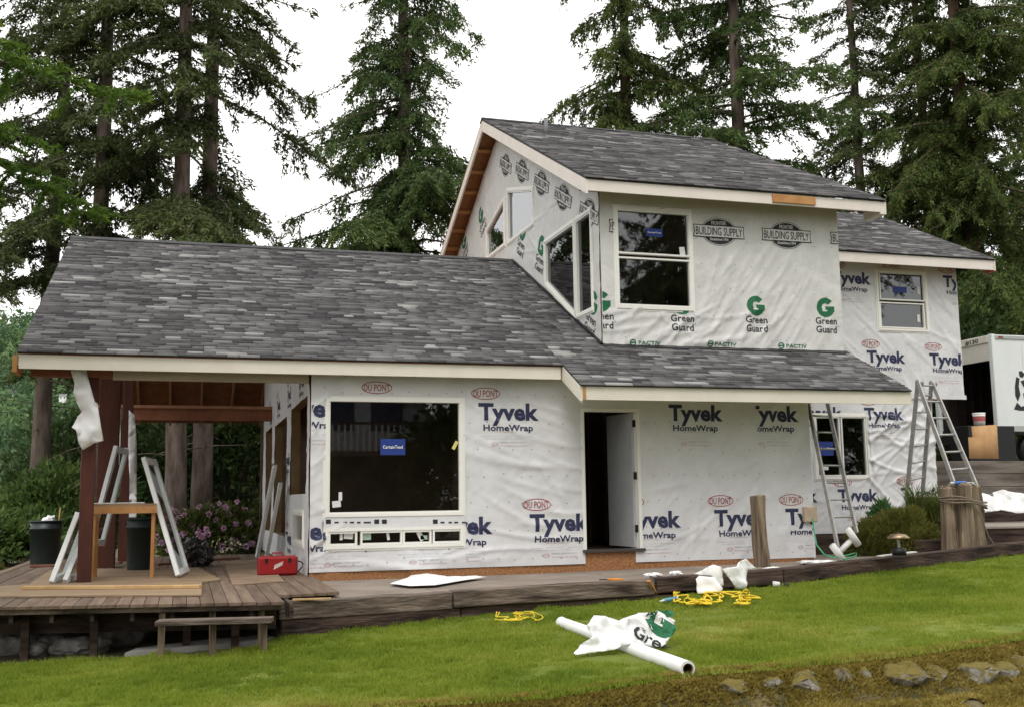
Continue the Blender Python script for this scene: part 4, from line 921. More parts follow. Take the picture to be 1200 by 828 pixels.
pts = [rc.location+Vector((wd/2+.0+.09*math.sin(k*.55), .12-.06*k/12, .02+.17*abs(math.sin(k*.27)))) for k in range(13)]
tag(tube('power_cord', pts, .009, BLACK, None, 6), 'black power cord looping beside the red tool case', 'cord')
# black bag by the rhododendron
bm = bmesh.new(); bmesh.ops.create_icosphere(bm, subdivisions=5, radius=1)
for v in bm.verts:
    p = v.co.copy(); k = 1+.42*noise.noise(p*2.2)+.26*abs(noise.noise(p*5.3))+.07*noise.noise(p*11)
    v.co = Vector((p.x*.29*k, p.y*.25*k, max(-.02, (p.z*.24+.06*noise.noise(p*3+Vector((5, 5, 5))))*k+.15)))
o = frombm('rubbish_bag', bm, mat('black_film', (.018, .013, .011), None, rough=.32, spec=.6)); o.location = at(226, 664, z=DZ)+Vector((0, .25, .02)); tag(o, 'crumpled black rubbish bag in front of the flowering shrub', 'bag')
# torn wrap hanging at the porch
HF = {}
def hang(name, pxs, y, lab, cat, m=WHITEW, amp=.05, seed=0, grp=None, th=.004, tilt=0., st=.06, floor=False):
    P = [at(a, b, y=y) for a, b in pxs]; c0 = sum((p for p in P), Vector())/len(P)
    bm = bmesh.new(); bm.faces.new([bm.verts.new((p.x-c0.x, p.z-c0.z, 0)) for p in P])
    bb = [v.co.copy() for v in bm.verts]; G = lambda: bm.verts[:]+bm.edges[:]+bm.faces[:]
    for ax in (0, 1):
        lo, hi = min(q[ax] for q in bb), max(q[ax] for q in bb); k = lo+st
        while k < hi:
            bmesh.ops.bisect_plane(bm, geom=G(), dist=1e-6, plane_co=(k, 0, 0) if ax == 0 else (0, k, 0), plane_no=(1, 0, 0) if ax == 0 else (0, 1, 0)); k += st
    bmesh.ops.triangulate(bm, faces=bm.faces)
    def surf(a, b): return amp*(noise.noise((a*4, b*3, seed))*1.3+.55*(1-2*abs(noise.noise((a*6+b*4, b*6-a*2, seed+3))))+.3*noise.noise((a*17, b*15, seed+6))-.45*abs(noise.noise((a*11-b*8, b*10+a*3, seed+8))))+tilt*b
    for v in bm.verts:
        v.co = Vector((v.co.x, surf(v.co.x, v.co.y), v.co.y))
        if floor: v.co.z = max(v.co.z, zl(v.co.x+c0.x, v.co.y+c0.y)+.05-c0.z)
    o = frombm(name, bm, m, None, True); o.location = c0
    s = o.modifiers.new('thickness', 'SOLIDIFY'); s.thickness = th
    HF[name] = (c0, lambda a, b: surf(a, b))
    return tag(o, lab, cat, grp)
hang('torn_wrap', [(82, 434), (88, 430), (100, 430), (104, 445), (111, 470), (114, 472), (117, 490), (121, 515.5), (110, 519), (97, 526.5), (92, 519), (89, 503), (84, 500), (90, 487), (95, 482), (89, 470), (86, 458), (87, 447)], 15.22, 'torn white wrap hanging from the porch beam', 'wrap', amp=.09, seed=2)
hang('torn_wrap', [(138, 480), (142, 478), (141, 520), (140, 545), (138, 540)], 20.6, 'thin short white wrap strip hanging on the rear post', 'wrap', seed=4)
hang('torn_wrap', [(151, 480), (158, 486), (160, 520), (160, 606), (151, 607), (152, 560), (150, 520)], 20.7, 'long wide white wrap strip hanging on the rear post', 'wrap', seed=5, amp=.08)

# ------------------------------------------------------------------ things on the lawn and walk
def ground_sheet(name, pxs, up, lab, cat, bulge=.08, amp=.04, seed=0, m=WHITEW, zf=None, grp=None, st=.05, creases=()):
    P = [atl(a, b, .02) if zf is None else at(a, b, z=zf+.01) for a, b in pxs]; c0 = sum((p for p in P), Vector())/len(P)
    bm = bmesh.new(); bm.faces.new([bm.verts.new((p.x, p.y, 0)) for p in P]); edge = [Vector((p.x, p.y)) for p in P]
    G = lambda: bm.verts[:]+bm.edges[:]+bm.faces[:]
    for ax in (0, 1):
        lo, hi = min(q[ax] for q in edge), max(q[ax] for q in edge); k = lo+st
        while k < hi:
            bmesh.ops.bisect_plane(bm, geom=G(), dist=1e-6, plane_co=(k, 0, 0) if ax == 0 else (0, k, 0), plane_no=(1, 0, 0) if ax == 0 else (0, 1, 0)); k += st
    bmesh.ops.triangulate(bm, faces=bm.faces)
    def hf(x, y):
        q = Vector((x, y)); d = min((q-(a+(b-a)*max(0, min(1, (q-a).dot(b-a)/max((b-a).length_squared, 1e-9))))).length for a, b in zip(edge, edge[1:]+edge[:1]))
        z = (zl(x, y) if zf is None else zf)+.03+bulge*(1-math.exp(-d/.12))+amp*(d/(d+.05))*(noise.noise((x*5, y*5, seed))+.6*abs(noise.noise((x*9+y*4, y*8, seed+2))))
        for (ax_, ay, bx_, by, ww, aa) in creases:
            a, b = Vector((ax_, ay)), Vector((bx_, by)); t = max(0, min(1, (q-a).dot(b-a)/(b-a).length_squared)); z += aa*math.exp(-((q-(a+(b-a)*t)).length/ww)**2)*min(1, d/.08)
        return z
    for v in bm.verts: v.co.z = hf(v.co.x, v.co.y)
    o = frombm(name, bm, m, None, True); s = o.modifiers.new('thickness', 'SOLIDIFY'); s.thickness = .004; s.offset = 1
    return tag(o, lab, cat, grp), hf
# wrap roll
ra, rb = atl(658, 729, .05), atl(806, 783, .05); rd = (rb-ra)
rl = empty('wrap_roll', ra); tag(rl, 'white roll of housewrap on a cardboard tube lying on the lawn', 'wrap roll')
tube('wound_wrap', [Vector(), rd*.3, rd], [.06, .065, .066], WHITEW, rl, 20, cap=False)
tube('cardboard_core', [-rd.normalized()*.012, rd+rd.normalized()*.012], .045, mat('cardboard_dark', (.10, .045, .02)), rl, 16, cap=False)
nv = [(math.cos(t), math.sin(t)) for t in np.linspace(0, 2*math.pi, 21)[:-1]]
ax = rd.normalized(); s1 = ax.cross(Vector((0, 0, 1))).normalized(); s2 = s1.cross(ax)
for k, e_ in ((0, Vector()), (1, rd)):
    bm = bmesh.new(); o1 = [bm.verts.new(e_+s1*c*.066+s2*s*.066) for c, s in nv]; o2 = [bm.verts.new(e_+s1*c*.043+s2*s*.043) for c, s in nv]
    for i in range(20): bm.faces.new((o1[i], o1[(i+1) % 20], o2[(i+1) % 20], o2[i]))
    frombm('roll_end', bm, WHITEW, rl)
bm = bmesh.new(); tubeB(bm, [rd-ax*.02-s2*.06, rd-s2*.09+ax*.02, rd-s2*.115+ax*.05], .008, 5); frombm('loose_end', bm, WHITEW, rl)
q = lambda a, b: (500+a/3.636, 660+b/3.636)
yw = atl(742, 764).y-.02
sh = hang('unrolled_wrap', [q(*p) for p in ((688, 262), (705, 243), (730, 226), (770, 226), (800, 236), (830, 247), (860, 236), (890, 226), (945, 209), (1005, 204), (1040, 224), (1074, 245), (1062, 270), (1050, 296), (1020, 322), (990, 348), (950, 350), (905, 348), (850, 334), (810, 350), (770, 363), (690, 375), (620, 390), (614, 376), (650, 345), (700, 305))], yw, 'crumpled white wrap with green logo spread over the roll on the lawn', 'wrap', amp=.085, seed=3, tilt=.55, st=.035, floor=True)
wc, wsf = HF['unrolled_wrap']; Pg = at(777, 728, y=yw)-wc; an = -.55
wclip = tuple(at(739, 760, y=yw)[k]-wc[k] for k in (0, 2))+tuple(at(795, 716, y=yw)[k]-wc[k] for k in (0, 2))
stamp(None, GG, Pg.x-.10, Pg.z-.16, an, sc=.95, mapf=lambda a, b, n: (a, wsf(a, b)-n*.8-.006, b+n*.6+.004), parent=sh, clip=wclip)
ground_sheet('wrap_scrap', [(457, 685), (478, 678), (488, 671), (498, 668), (506, 673), (520, 677), (570, 677), (545, 681), (510, 687), (480, 688)], 0, 'large white wrap scrap lying on the walk below the picture window', 'wrap', .02, .03, 8, zf=.5, grp='wrap scraps')
hang('wrap_scrap', [(814, 672), (838, 661), (846, 664), (847, 685), (840, 690), (835, 675), (827, 674)], 13.0, 'folded white wrap scrap arching over the timber', 'wrap', amp=.05, seed=11, grp='wrap scraps', st=.04)
hang('wrap_scrap', [(817, 678), (822, 674.5), (838, 676), (847, 690), (840, 694), (817, 695)], 12.92, 'white wrap scrap slumped on the grass against the timber', 'wrap', amp=.05, seed=12, grp='wrap scraps', st=.04, tilt=.3)
hang('wrap_scrap', [(847, 666), (862, 663), (866, 659), (876, 654), (887, 665), (878, 668), (873, 690), (863, 689)], 13.0, 'pointed white wrap scrap draped over the timber by the stub post', 'wrap', amp=.06, seed=13, grp='wrap scraps', st=.04)
for i, (px, py, w_, lab) in enumerate(((766, 673, .12, 'flat white wrap shred on the timber near the stick'), (792, 671, .09, 'small crumpled white shred on the walk'), (906, 666, .14, 'white scrap lying at the foot of the stub post'), (517, 671, .07, 'tiny white shred on the walk by the door'), (958, 658, .3, 'white shreds scattered by the walk end near the hose'))):
    p = at(px, py, z=walkz(at(px, py, z=.55).x)+.02); bm = bmesh.new(); bmesh.ops.create_icosphere(bm, subdivisions=3, radius=1)
    for v in bm.verts: d = v.co.copy(); v.co = Vector((d.x*w_, d.y*w_*.6, d.z*.03))*(1+.5*noise.noise(d*3+Vector((i, 0, 0))))
    o = frombm('wrap_shred', bm, WHITEW); o.location = p; tag(o, lab, 'wrap', 'wrap shreds')
def rope(px0, px1, py0, py1, n, seed, lab, r=.009):
    rg = random.Random(seed); pts = []; 
    for k in range(n):
        t = k/(n-1); px = px0+(px1-px0)*(.5+.5*math.sin(t*9.5+.3*math.sin(t*31)))*(.35+.65*t)+rg.gauss(0, 5); py = py0+(py1-py0)*(.5+.5*math.sin(t*23))+rg.gauss(0, 1.2)
        px = max(px0, min(px1, px)); py = max(py0, min(py1, py)); pts.append(atl(px, py, .03+rg.random()*.05))
    sm = []
    for i in range(len(pts)-1):
        a, b, c, d = pts[max(i-1, 0)], pts[i], pts[i+1], pts[min(i+2, len(pts)-1)]
        for k in range(5):
            t = k/5; sm.append(.5*((2*b)+(c-a)*t+(2*a-5*b+4*c-d)*t*t+(3*b-a-3*c+d)*t**3))
    return tag(tube('rope', sm, r, YROPE, None, 5), lab, 'rope', 'yellow ropes')
rope(790, 892, 693, 707, 150, 1, 'big tangle of yellow rope on the lawn below the wrap scraps', .011)
rope(582, 640, 716, 726, 44, 2, 'small loose coil of yellow rope on the lawn below the timbers', .006)
pp = [atl(868, 704, .05), atl(866, 697, .08), atl(874, 690, .15), atl(877, 692, .2), atl(872, 700, .1)]
tag(tube('rope', pp, .012, YROPE, None, 5), 'upright loop of the yellow rope at the pointed scrap', 'rope', 'yellow ropes')
a, b = at(760, 680, y=12.95), atl(770, 698, .02); tag(beam('stick', a, b, .05, .02, ORWOOD), 'short wooden stake leaning on the timber', 'stake')
a, b = atl(773, 704, .04), atl(791, 700.5, .04); tb_ = empty('caulk_tube', a); tag(tb_, 'blue and white sealant tube lying in the grass by the rope', 'sealant tube')
tube('body', [(b-a)*.3, b-a], .025, mat('pale_blue_plastic', (.10, .28, .42), None, rough=.4), tb_, 12); tube('cap', [b-a, (b-a)*1.1], .03, WHITEP, tb_, 12); tube('nozzle', [Vector(), (b-a)*.3], [.007, .018], WHITEP, tb_, 8)
a, b = at(712, 678.5, z=.54), at(730, 678.5, z=.54); t_ = empty('hand_tool', a); tag(t_, 'hand tool with orange handle lying on the timber', 'tool')
tube('handle', [Vector(), (b-a)*.5, b-a], [.018, .022, .016], mat('orange_plastic', (.60, .22, .02), None, rough=.5), t_, 8); tube('blade', [(a-b)*.55, Vector()], .008, BLACK, t_, 6)
a, b = atl(906, 684, .04), atl(914, 684, .04); tag(tube('paper_cup', [a, b], [.045, .032], WHITEP, None, 12), 'white paper cup lying on the lawn near the stub post', 'cup')
p = atl(922, 685, .03); bm = bmesh.new(); bmesh.ops.create_icosphere(bm, subdivisions=2, radius=.05); o = frombm('clod', bm, BLACK); o.location = p; o.scale = (1, .7, .6); tag(o, 'dark clod on the grass beside the white cup', 'clod')
# stub post
p0, p1 = at(893.5, 664, y=14.55), at(887, 580, y=14.6); bm = bmesh.new(); hexa(bm, beamP(p0-Vector((0, 0, .1)), p1, .19, .17, (0, 1, 0)), .02)
bmesh.ops.subdivide_edges(bm, edges=[e for e in bm.edges if e.calc_length() > .5], cuts=8)
for v in bm.verts: v.co += Vector((noise.noise(v.co*3)*.02, noise.noise(v.co*3+Vector((4, 0, 0)))*.02, noise.noise(v.co*5)*.02))
tag(frombm('stub_post', bm, WOODG), 'weathered leaning stub post standing at the walk edge', 'post')

# ------------------------------------------------------------------ right-hand yard
# tall stump of bundled posts
sc_ = at(1131, 641, y=14.95); st = empty('stump', sc_); st.scale = (.9, .9, 1); tag(st, 'thick stump of bound old posts with rope around it by the lawn', 'stump')
for i, (dx, dy, w_, h_) in enumerate(((-.30, .0, .26, 1.0), (-.06, -.10, .28, 1.05), (.20, -.02, .30, 1.02), (.05, .17, .34, 1.06), (.33, .12, .18, .9))):
    bm = bmesh.new(); hexa(bm, [(dx*1.08+a*w_/2*1.05, dy+b*w_/2, -.12) for a, b in ((-1, -1), (1, -1), (1, 1), (-1, 1))]+[(dx+.02+a*w_/2*.92, dy+b*w_/2*.92, h_) for a, b in ((-1, -1), (1, -1), (1, 1), (-1, 1))], .045)
    bmesh.ops.subdivide_edges(bm, edges=[e for e in bm.edges if e.calc_length() > .5], cuts=8)
    for v in bm.verts: v.co += Vector((noise.noise(v.co*4+Vector((i, 0, 0))), noise.noise(v.co*4+Vector((0, i, 0))), 0))*.022
    frombm('post', bm, WOODG, st)
for k in range(3):
    z0 = .70+.035*k; pts = [Vector((.46*math.cos(t)+.02, .30*math.sin(t)-.0, z0-.06*math.cos(t*1.0)+.02*math.sin(3*t+k))) for t in np.linspace(0, 2*math.pi, 30)]
    pts = [Vector((max(-.45, min(.45, p.x)), max(-.29, min(.30, p.y)), p.z)) for p in pts]; tube('rope_turn', pts, .014, mat('grey_rope', (.16, .12, .09), (.24, .19, .15), 40, .9), st, 6)
tube('rope_end', [(.05, -.30, .68), (.12, -.31, .55), (.2, -.30, .36), (.30, -.27, .18), (.42, -.25, .05), (.5, -.28, .0)], .015, MATS['grey_rope'], st, 6)
a, b = at(1114, 565.5, y=14.85), at(1143, 565, y=14.85); cg = empty('caulk_gun', a); tag(cg, 'blue and white sealant gun lying on top of the stump', 'sealant gun')
tube('barrel', [(b-a)*.15, (b-a)*.6], .035, mat('blue_plastic', (.05, .13, .40), None, rough=.4), cg, 12); tube('tip', [Vector(), (b-a)*.15], .022, WHITEP, cg, 8); tube('rod', [(b-a)*.6, b-a], .014, ALU, cg, 6); tube('grip', [(b-a)*.8, (b-a)*.95+Vector((0, -.06, -.05))], .014, ALU, cg, 6)
# retaining wall of old timbers, driveway behind
WALLT = mat('grey_wall_timber', (.085, .072, .06), (.20, .175, .15), 3, .95, (.3, 1, 2.2), bump=.6, bscale=10)
rw = empty('retaining_wall'); tag(rw, 'grey timber retaining wall holding the driveway behind the ladder', 'wall')
for k in range(6):
    box('timber', 15.22+.02*(k % 2), 40, 20.0+.02*k, 20.24+.02*k, .55+.29*k, .55+.29*k+.283, WALLT, rw, .01)
box('timber', 15.0, 15.2, 20.05, 26, .5, 2.27, WALLT, rw, .01)
gv = mat('driveway_gravel', (.13, .12, .105), (.24, .225, .20), 25, .95, bump=.5, bscale=50)
tag(mk('driveway', [(15.2, 20.25, 2.25), (60, 20.25, 2.25), (60, 60, 2.4), (15.2, 60, 2.4)], [(0, 1, 2, 3)], gv), kind='structure')
# steps and terraces between stump and retaining wall
TM2 = mat('terrace_paving', (.24, .205, .175), (.32, .275, .235), 2, .9, bump=.2, bscale=40)
for i, (x0, x1, y0, y1, z0, z1, lab) in enumerate(((13.05, 24, 16.6, 19.1, .5, .97, 'lower concrete step behind the stump under the white wrap heap'), (14.2, 24, 19.0, 20.0, .6, 1.55, 'upper step directly under the timber retaining wall'))):
    t = empty('garden_step'); tag(t, lab, 'step', 'garden steps'); box('riser', x0, x1, y0, y0+.2, z0, z1-.05, TIMBD, t, .01); box('tread', x0-.02, x1, y0-.03, y1, z1-.048, z1, TM2, t, .008)
t = box('garden_timber', at(1092, 632, y=16.2).x, at(1117, 632, y=16.2).x+.2, 16.1, 16.35, .55, at(1100, 622, y=16.2).z, TIMB, None, .012); tag(t, 'short timber step beside the stump under the juniper', 'timber')
t = box('garden_timber', at(1068, 640, y=15.5).x, at(1110, 640, y=15.5).x, 15.4, 15.6, .5, at(1090, 632, y=15.4).z, TIMBD, None, .012); tag(t, 'low dark timber in front of the juniper next to the stump', 'timber')
hang('wrap_heap', [(1150, 600), (1149, 590), (1153, 574), (1165, 581), (1180, 573), (1215, 580), (1240, 598), (1185, 600.5), (1172, 597)], 18.4, 'heap of white wrap lying on the step behind the stump', 'wrap', amp=.12, seed=21, st=.07, tilt=.7)
p = at(1150, 537, z=2.26); q_ = hang('plywood_offcut', [(1132, 537), (1135, 512), (1140, 512), (1141, 499), (1171, 497), (1166, 537)], 20.6, 'tan plywood offcut leaning above the retaining wall', 'plywood', mat('tan_plywood', (.44, .25, .11), (.54, .33, .16), 4, .8), amp=0, th=.02, tilt=.25, st=.5)
p = at(1148, 498, y=22.6); bk = empty('paint_bucket', (p.x, 22.6, p.z-.02)); tag(bk, 'white bucket with red label beside the truck bed', 'bucket')
lathe('body', [(0, 0), (.13, 0), (.15, .32), (.14, .32), (.12, .02), (0, .02)], FRAME, bk); lathe('label', [(.139, .12), (.148, .25)], mat('red_label', (.45, .12, .12)), bk); lathe('lid', [(.155, .3), (.155, .335), (0, .337)], FRAME, bk)
tag(box('block', p.x-.6, p.x+.8, 22.3, 23.0, 2.26, p.z-.03, BLACK, None, .01), 'added near-black crate under the white bucket by the truck', 'block')  # added box, near-black in place of the dark background there
# box truck
YT = 23.3; c_ = at(1163, 394, y=YT); zb = at(1166, 498, y=YT).z
tk = empty('box_truck', (c_.x, YT, 2.26)); tag(tk, 'white box truck with open rear standing on the driveway', 'truck')
H0, H1 = zb-2.26, c_.z-2.26
box('side_panel', .06, 6.2, 0, .05, H0, H1, TRUCKW, tk); box('side_panel', .06, 6.2, 2.3, 2.35, H0, H1, TRUCKW, tk); box('roof', 0, 6.2, 0.0, 2.35, H1+.002, H1+.05, TRUCKW, tk); box('floor', .02, 6.2, .06, 2.29, H0-.10, H0-.002, BLACK, tk); box('front_panel', 6.1, 6.19, .06, 2.29, H0, H1, BLACK, tk)
box('corner_post', -.06, .058, -.03, .12, H0-.12, H1+.06, TRUCKW, tk, .015); box('corner_post', -.06, .058, 2.23, 2.38, H0-.12, H1+.06, TRUCKW, tk, .015)
box('header', -.05, .05, .125, 2.225, H1-.62, H1-.16, TRUCKF, tk); box('top_rail', -.08, .08, .123, 2.227, H1-.155, H1+.04, TRUCKF, tk, .01)
box('bottom_rail', -.0, 6.2, -.04, -.002, H0-.16, H0+.0, mat('grey_rail', (.38, .40, .38)), tk, .01); box('top_trim', .06, 6.2, -.03, -.001, H1-.06, H1+.02, mat('grey_rail', (.38, .40, .38)), tk)
for x in (.16, 1.4): box('marker_light', x, x+.14, -.045, -.032, H1-.04, H1+.0, RED, tk)
TIN = mat('truck_dark_inner', (.022, .015, .013), (.04, .028, .024), 3, .8)
box('dark_inner_sheet', .06, 6.1, 2.27, 2.298, H0, H1-.002, TIN, tk); box('dark_inner_sheet', .06, 6.1, .052, .058, H0, H1-.002, TIN, tk)  # added dark sheets over the white inner panels stand in for shade
for k in range(7): box('inner_slat', .2+.3*k, .24+.3*k, 2.2, 2.268, H0, H1-.05, TIN, tk)
box('bumper', -.2, .0, .1, 2.25, H0-.38, H0-.2, BLACK, tk)
for x, y in ((1.2, .25), (1.2, 2.1), (5.2, .25), (5.2, 2.1)):
    w_ = empty('wheel'); w_.parent = tk; w_.location = (x, y, .42); w_.rotation_euler = (math.pi/2, 0, 0)
    lathe('tyre', [(.25, -.11), (.40, -.11), (.42, -.06), (.42, .06), (.40, .11), (.25, .11)], BLACK, w_); lathe('rim', [(0, -.05), (.25, -.08), (.25, .08), (0, .05)], ALU, w_)
WT = Wall((c_.x, YT-.004, 2.26), (1, 0, 0), (0, -1, 0), 1); WT.h = lambda u, v: .0
nb = Print().grp('truck_number').text('#130', 0, 0, .5, .11, BLACKP)
stamp(None, nb, 0, 0, parent=tk, name='truck_number', mapf=lambda a, b, n: (-.085-n, .95-a, H1-.12+b))
def tp(px, py): p = at(px, py, y=YT-.01); return (p.x-c_.x, p.z-2.26)
for shape in ([(1194, 435), (1197, 434), (1201, 438), (1199, 442), (1195, 441)], [(1191, 441), (1195, 443), (1194, 452), (1196, 462), (1193, 470), (1190, 463), (1189.5, 452)], [(1196, 446), (1206, 443), (1207, 458), (1201, 455)], [(1188.5, 479), (1192, 471), (1197, 476), (1204, 474), (1207, 481), (1195, 480.5)], [(1199, 460), (1207, 462), (1206, 470), (1201, 470)]):
    bm = bmesh.new(); bm.faces.new([bm.verts.new((u, -.006, v)) for u, v in (tp(*s) for s in shape)]); frombm('painted_figure', bm, BLACKP, tk)
bm = bmesh.new(); u, v0 = tp(1197, 405); v1 = tp(1197, 432)[1]; bm.faces.new([bm.verts.new(p) for p in ((u, -.006, v1), (u+.012, -.006, v1), (u+.012, -.006, v0), (u, -.006, v0))]); frombm('painted_line', bm, GREYP, tk)
# ladders
def ladder(name, lab, a0, a1, b0, b1, n, grp='ladders against the house', r=.032, feet=True, t0=.04, t1=.97):
    a0, a1, b0, b1 = map(Vector, (a0, a1, b0, b1)); o = a0; t = empty(name, o); tag(t, lab, 'ladder', grp); up = (a1-a0).cross(b0-a0).normalized()
    beam('rail', a0-o, a1-o, .035, .07, ALU, t, .005, up=tuple(up)); beam('rail', b0-o, b1-o, .035, .07, ALU, t, .005, up=tuple(up))
    for k in range(n):
        s = t0+(t1-t0)*k/(n-1); pa_ = a0.lerp(a1, s); sb = (pa_.z-b0.z)/(b1.z-b0.z)
        if 0 <= sb <= 1: tube('rung', [pa_-o, b0.lerp(b1, sb)-o], .017, ALU, t, 8)
    return t
zf0 = .60
La = at(984, 652, y=14.75); Lt = at(945, 462, y=15.42); rd_ = Vector((.30, .20, 0))
Lb = at(1004, 624, y=14.95); Lt2 = at(967.5, 462, y=15.62)
l1 = ladder('extension_ladder', 'aluminium ladder with white padded feet leaning on the front wall corner', La, Lt, Lb, Lt2, 9, t0=.13)
o = l1.location
for nme, c0, c1 in (('foot_pad', (975, 638), (989, 657)), ('foot_pad', (993, 619), (1006, 638))):
    a, b = at(*c0, y=14.62), at(*c1, y=14.62); tube(nme, [a-o, b-o], .055, WHITEP, l1, 10)
a, b = at(984, 646, y=14.66), at(1000, 630, y=14.66); tube('stabiliser', [a-o, b-o], .045, WHITEP, l1, 8)
yl = 16.6
A0, A1 = at(1062, 585, y=yl+.6), at(1075.5, 449, y=yl+.2); B0, B1 = at(1081, 580, y=yl+.9), at(1091.5, 450, y=yl+.5)
C0, C1 = at(1122, 578, y=yl-.75), at(1075.5, 447, y=yl+.1); D0, D1 = at(1147, 575, y=yl-.45), at(1092.5, 448, y=yl+.4)
l2 = empty('folding_ladder', A0); tag(l2, 'aluminium folding ladder standing open behind the stump', 'ladder', 'ladders against the house')
for (a0, a1, b0, b1, n, t0, t1) in ((A0, A1, B0, B1, 7, .02, .9), (C0, C1, D0, D1, 7, .05, .97)):
    up = (a1-a0).cross(b0-a0).normalized()
    for p, q_ in ((a0, a1), (b0, b1)): beam('rail', p-A0, q_-A0, .04, .075, ALU, l2, .006, up=tuple(up))
    for k in range(n): s = t0+(t1-t0)*k/(n-1); tube('rung', [a0.lerp(a1, s)-A0, b0.lerp(b1, s)-A0], .019, ALU, l2, 8)
for p in (A1, B1):
    tube('hinge', [p-A0+Vector((-.05, -.05, .01)), p-A0+Vector((.05, -.05, .01))], .06, ALU, l2, 12)
# green hose from the electric box
pts = [at(952, 607, y=15.1), at(954, 622, y=15.0), at(957, 638, y=14.9), at(966, 649, y=14.7), at(978, 653, y=14.6), at(992, 650, y=14.6), at(1004, 647, y=14.7), at(1003, 651, y=14.5), at(988, 655, y=14.45)]
tag(tube('garden_hose', pts, .012, GHOSE, None, 6), 'thin green hose hanging from the box and curling by the ladder', 'hose')
p = at(1054, 650, z=.71); lt = empty('path_light', p); tag(lt, 'small mushroom shaped path light on the timber by the juniper', 'path light')
lathe('base', [(0, 0), (.10, 0), (.10, .10), (0, .11)], BLACK, lt, 16); lathe('stem', [(.02, .1), (.02, .26)], ALU, lt, 10); lathe('hood', [(0, .31), (.10, .30), (.16, .25), (.15, .235), (0, .25)], mat('brass', (.30, .22, .13), None, rough=.35, metal=.8), lt, 20)
a, b = at(1030, 651, z=.69), at(1072, 646, z=.73); tag(beam('white_strip', a, b, .1, .015, WHITEP), 'white plastic strip lying on the timber by the path light', 'strip')

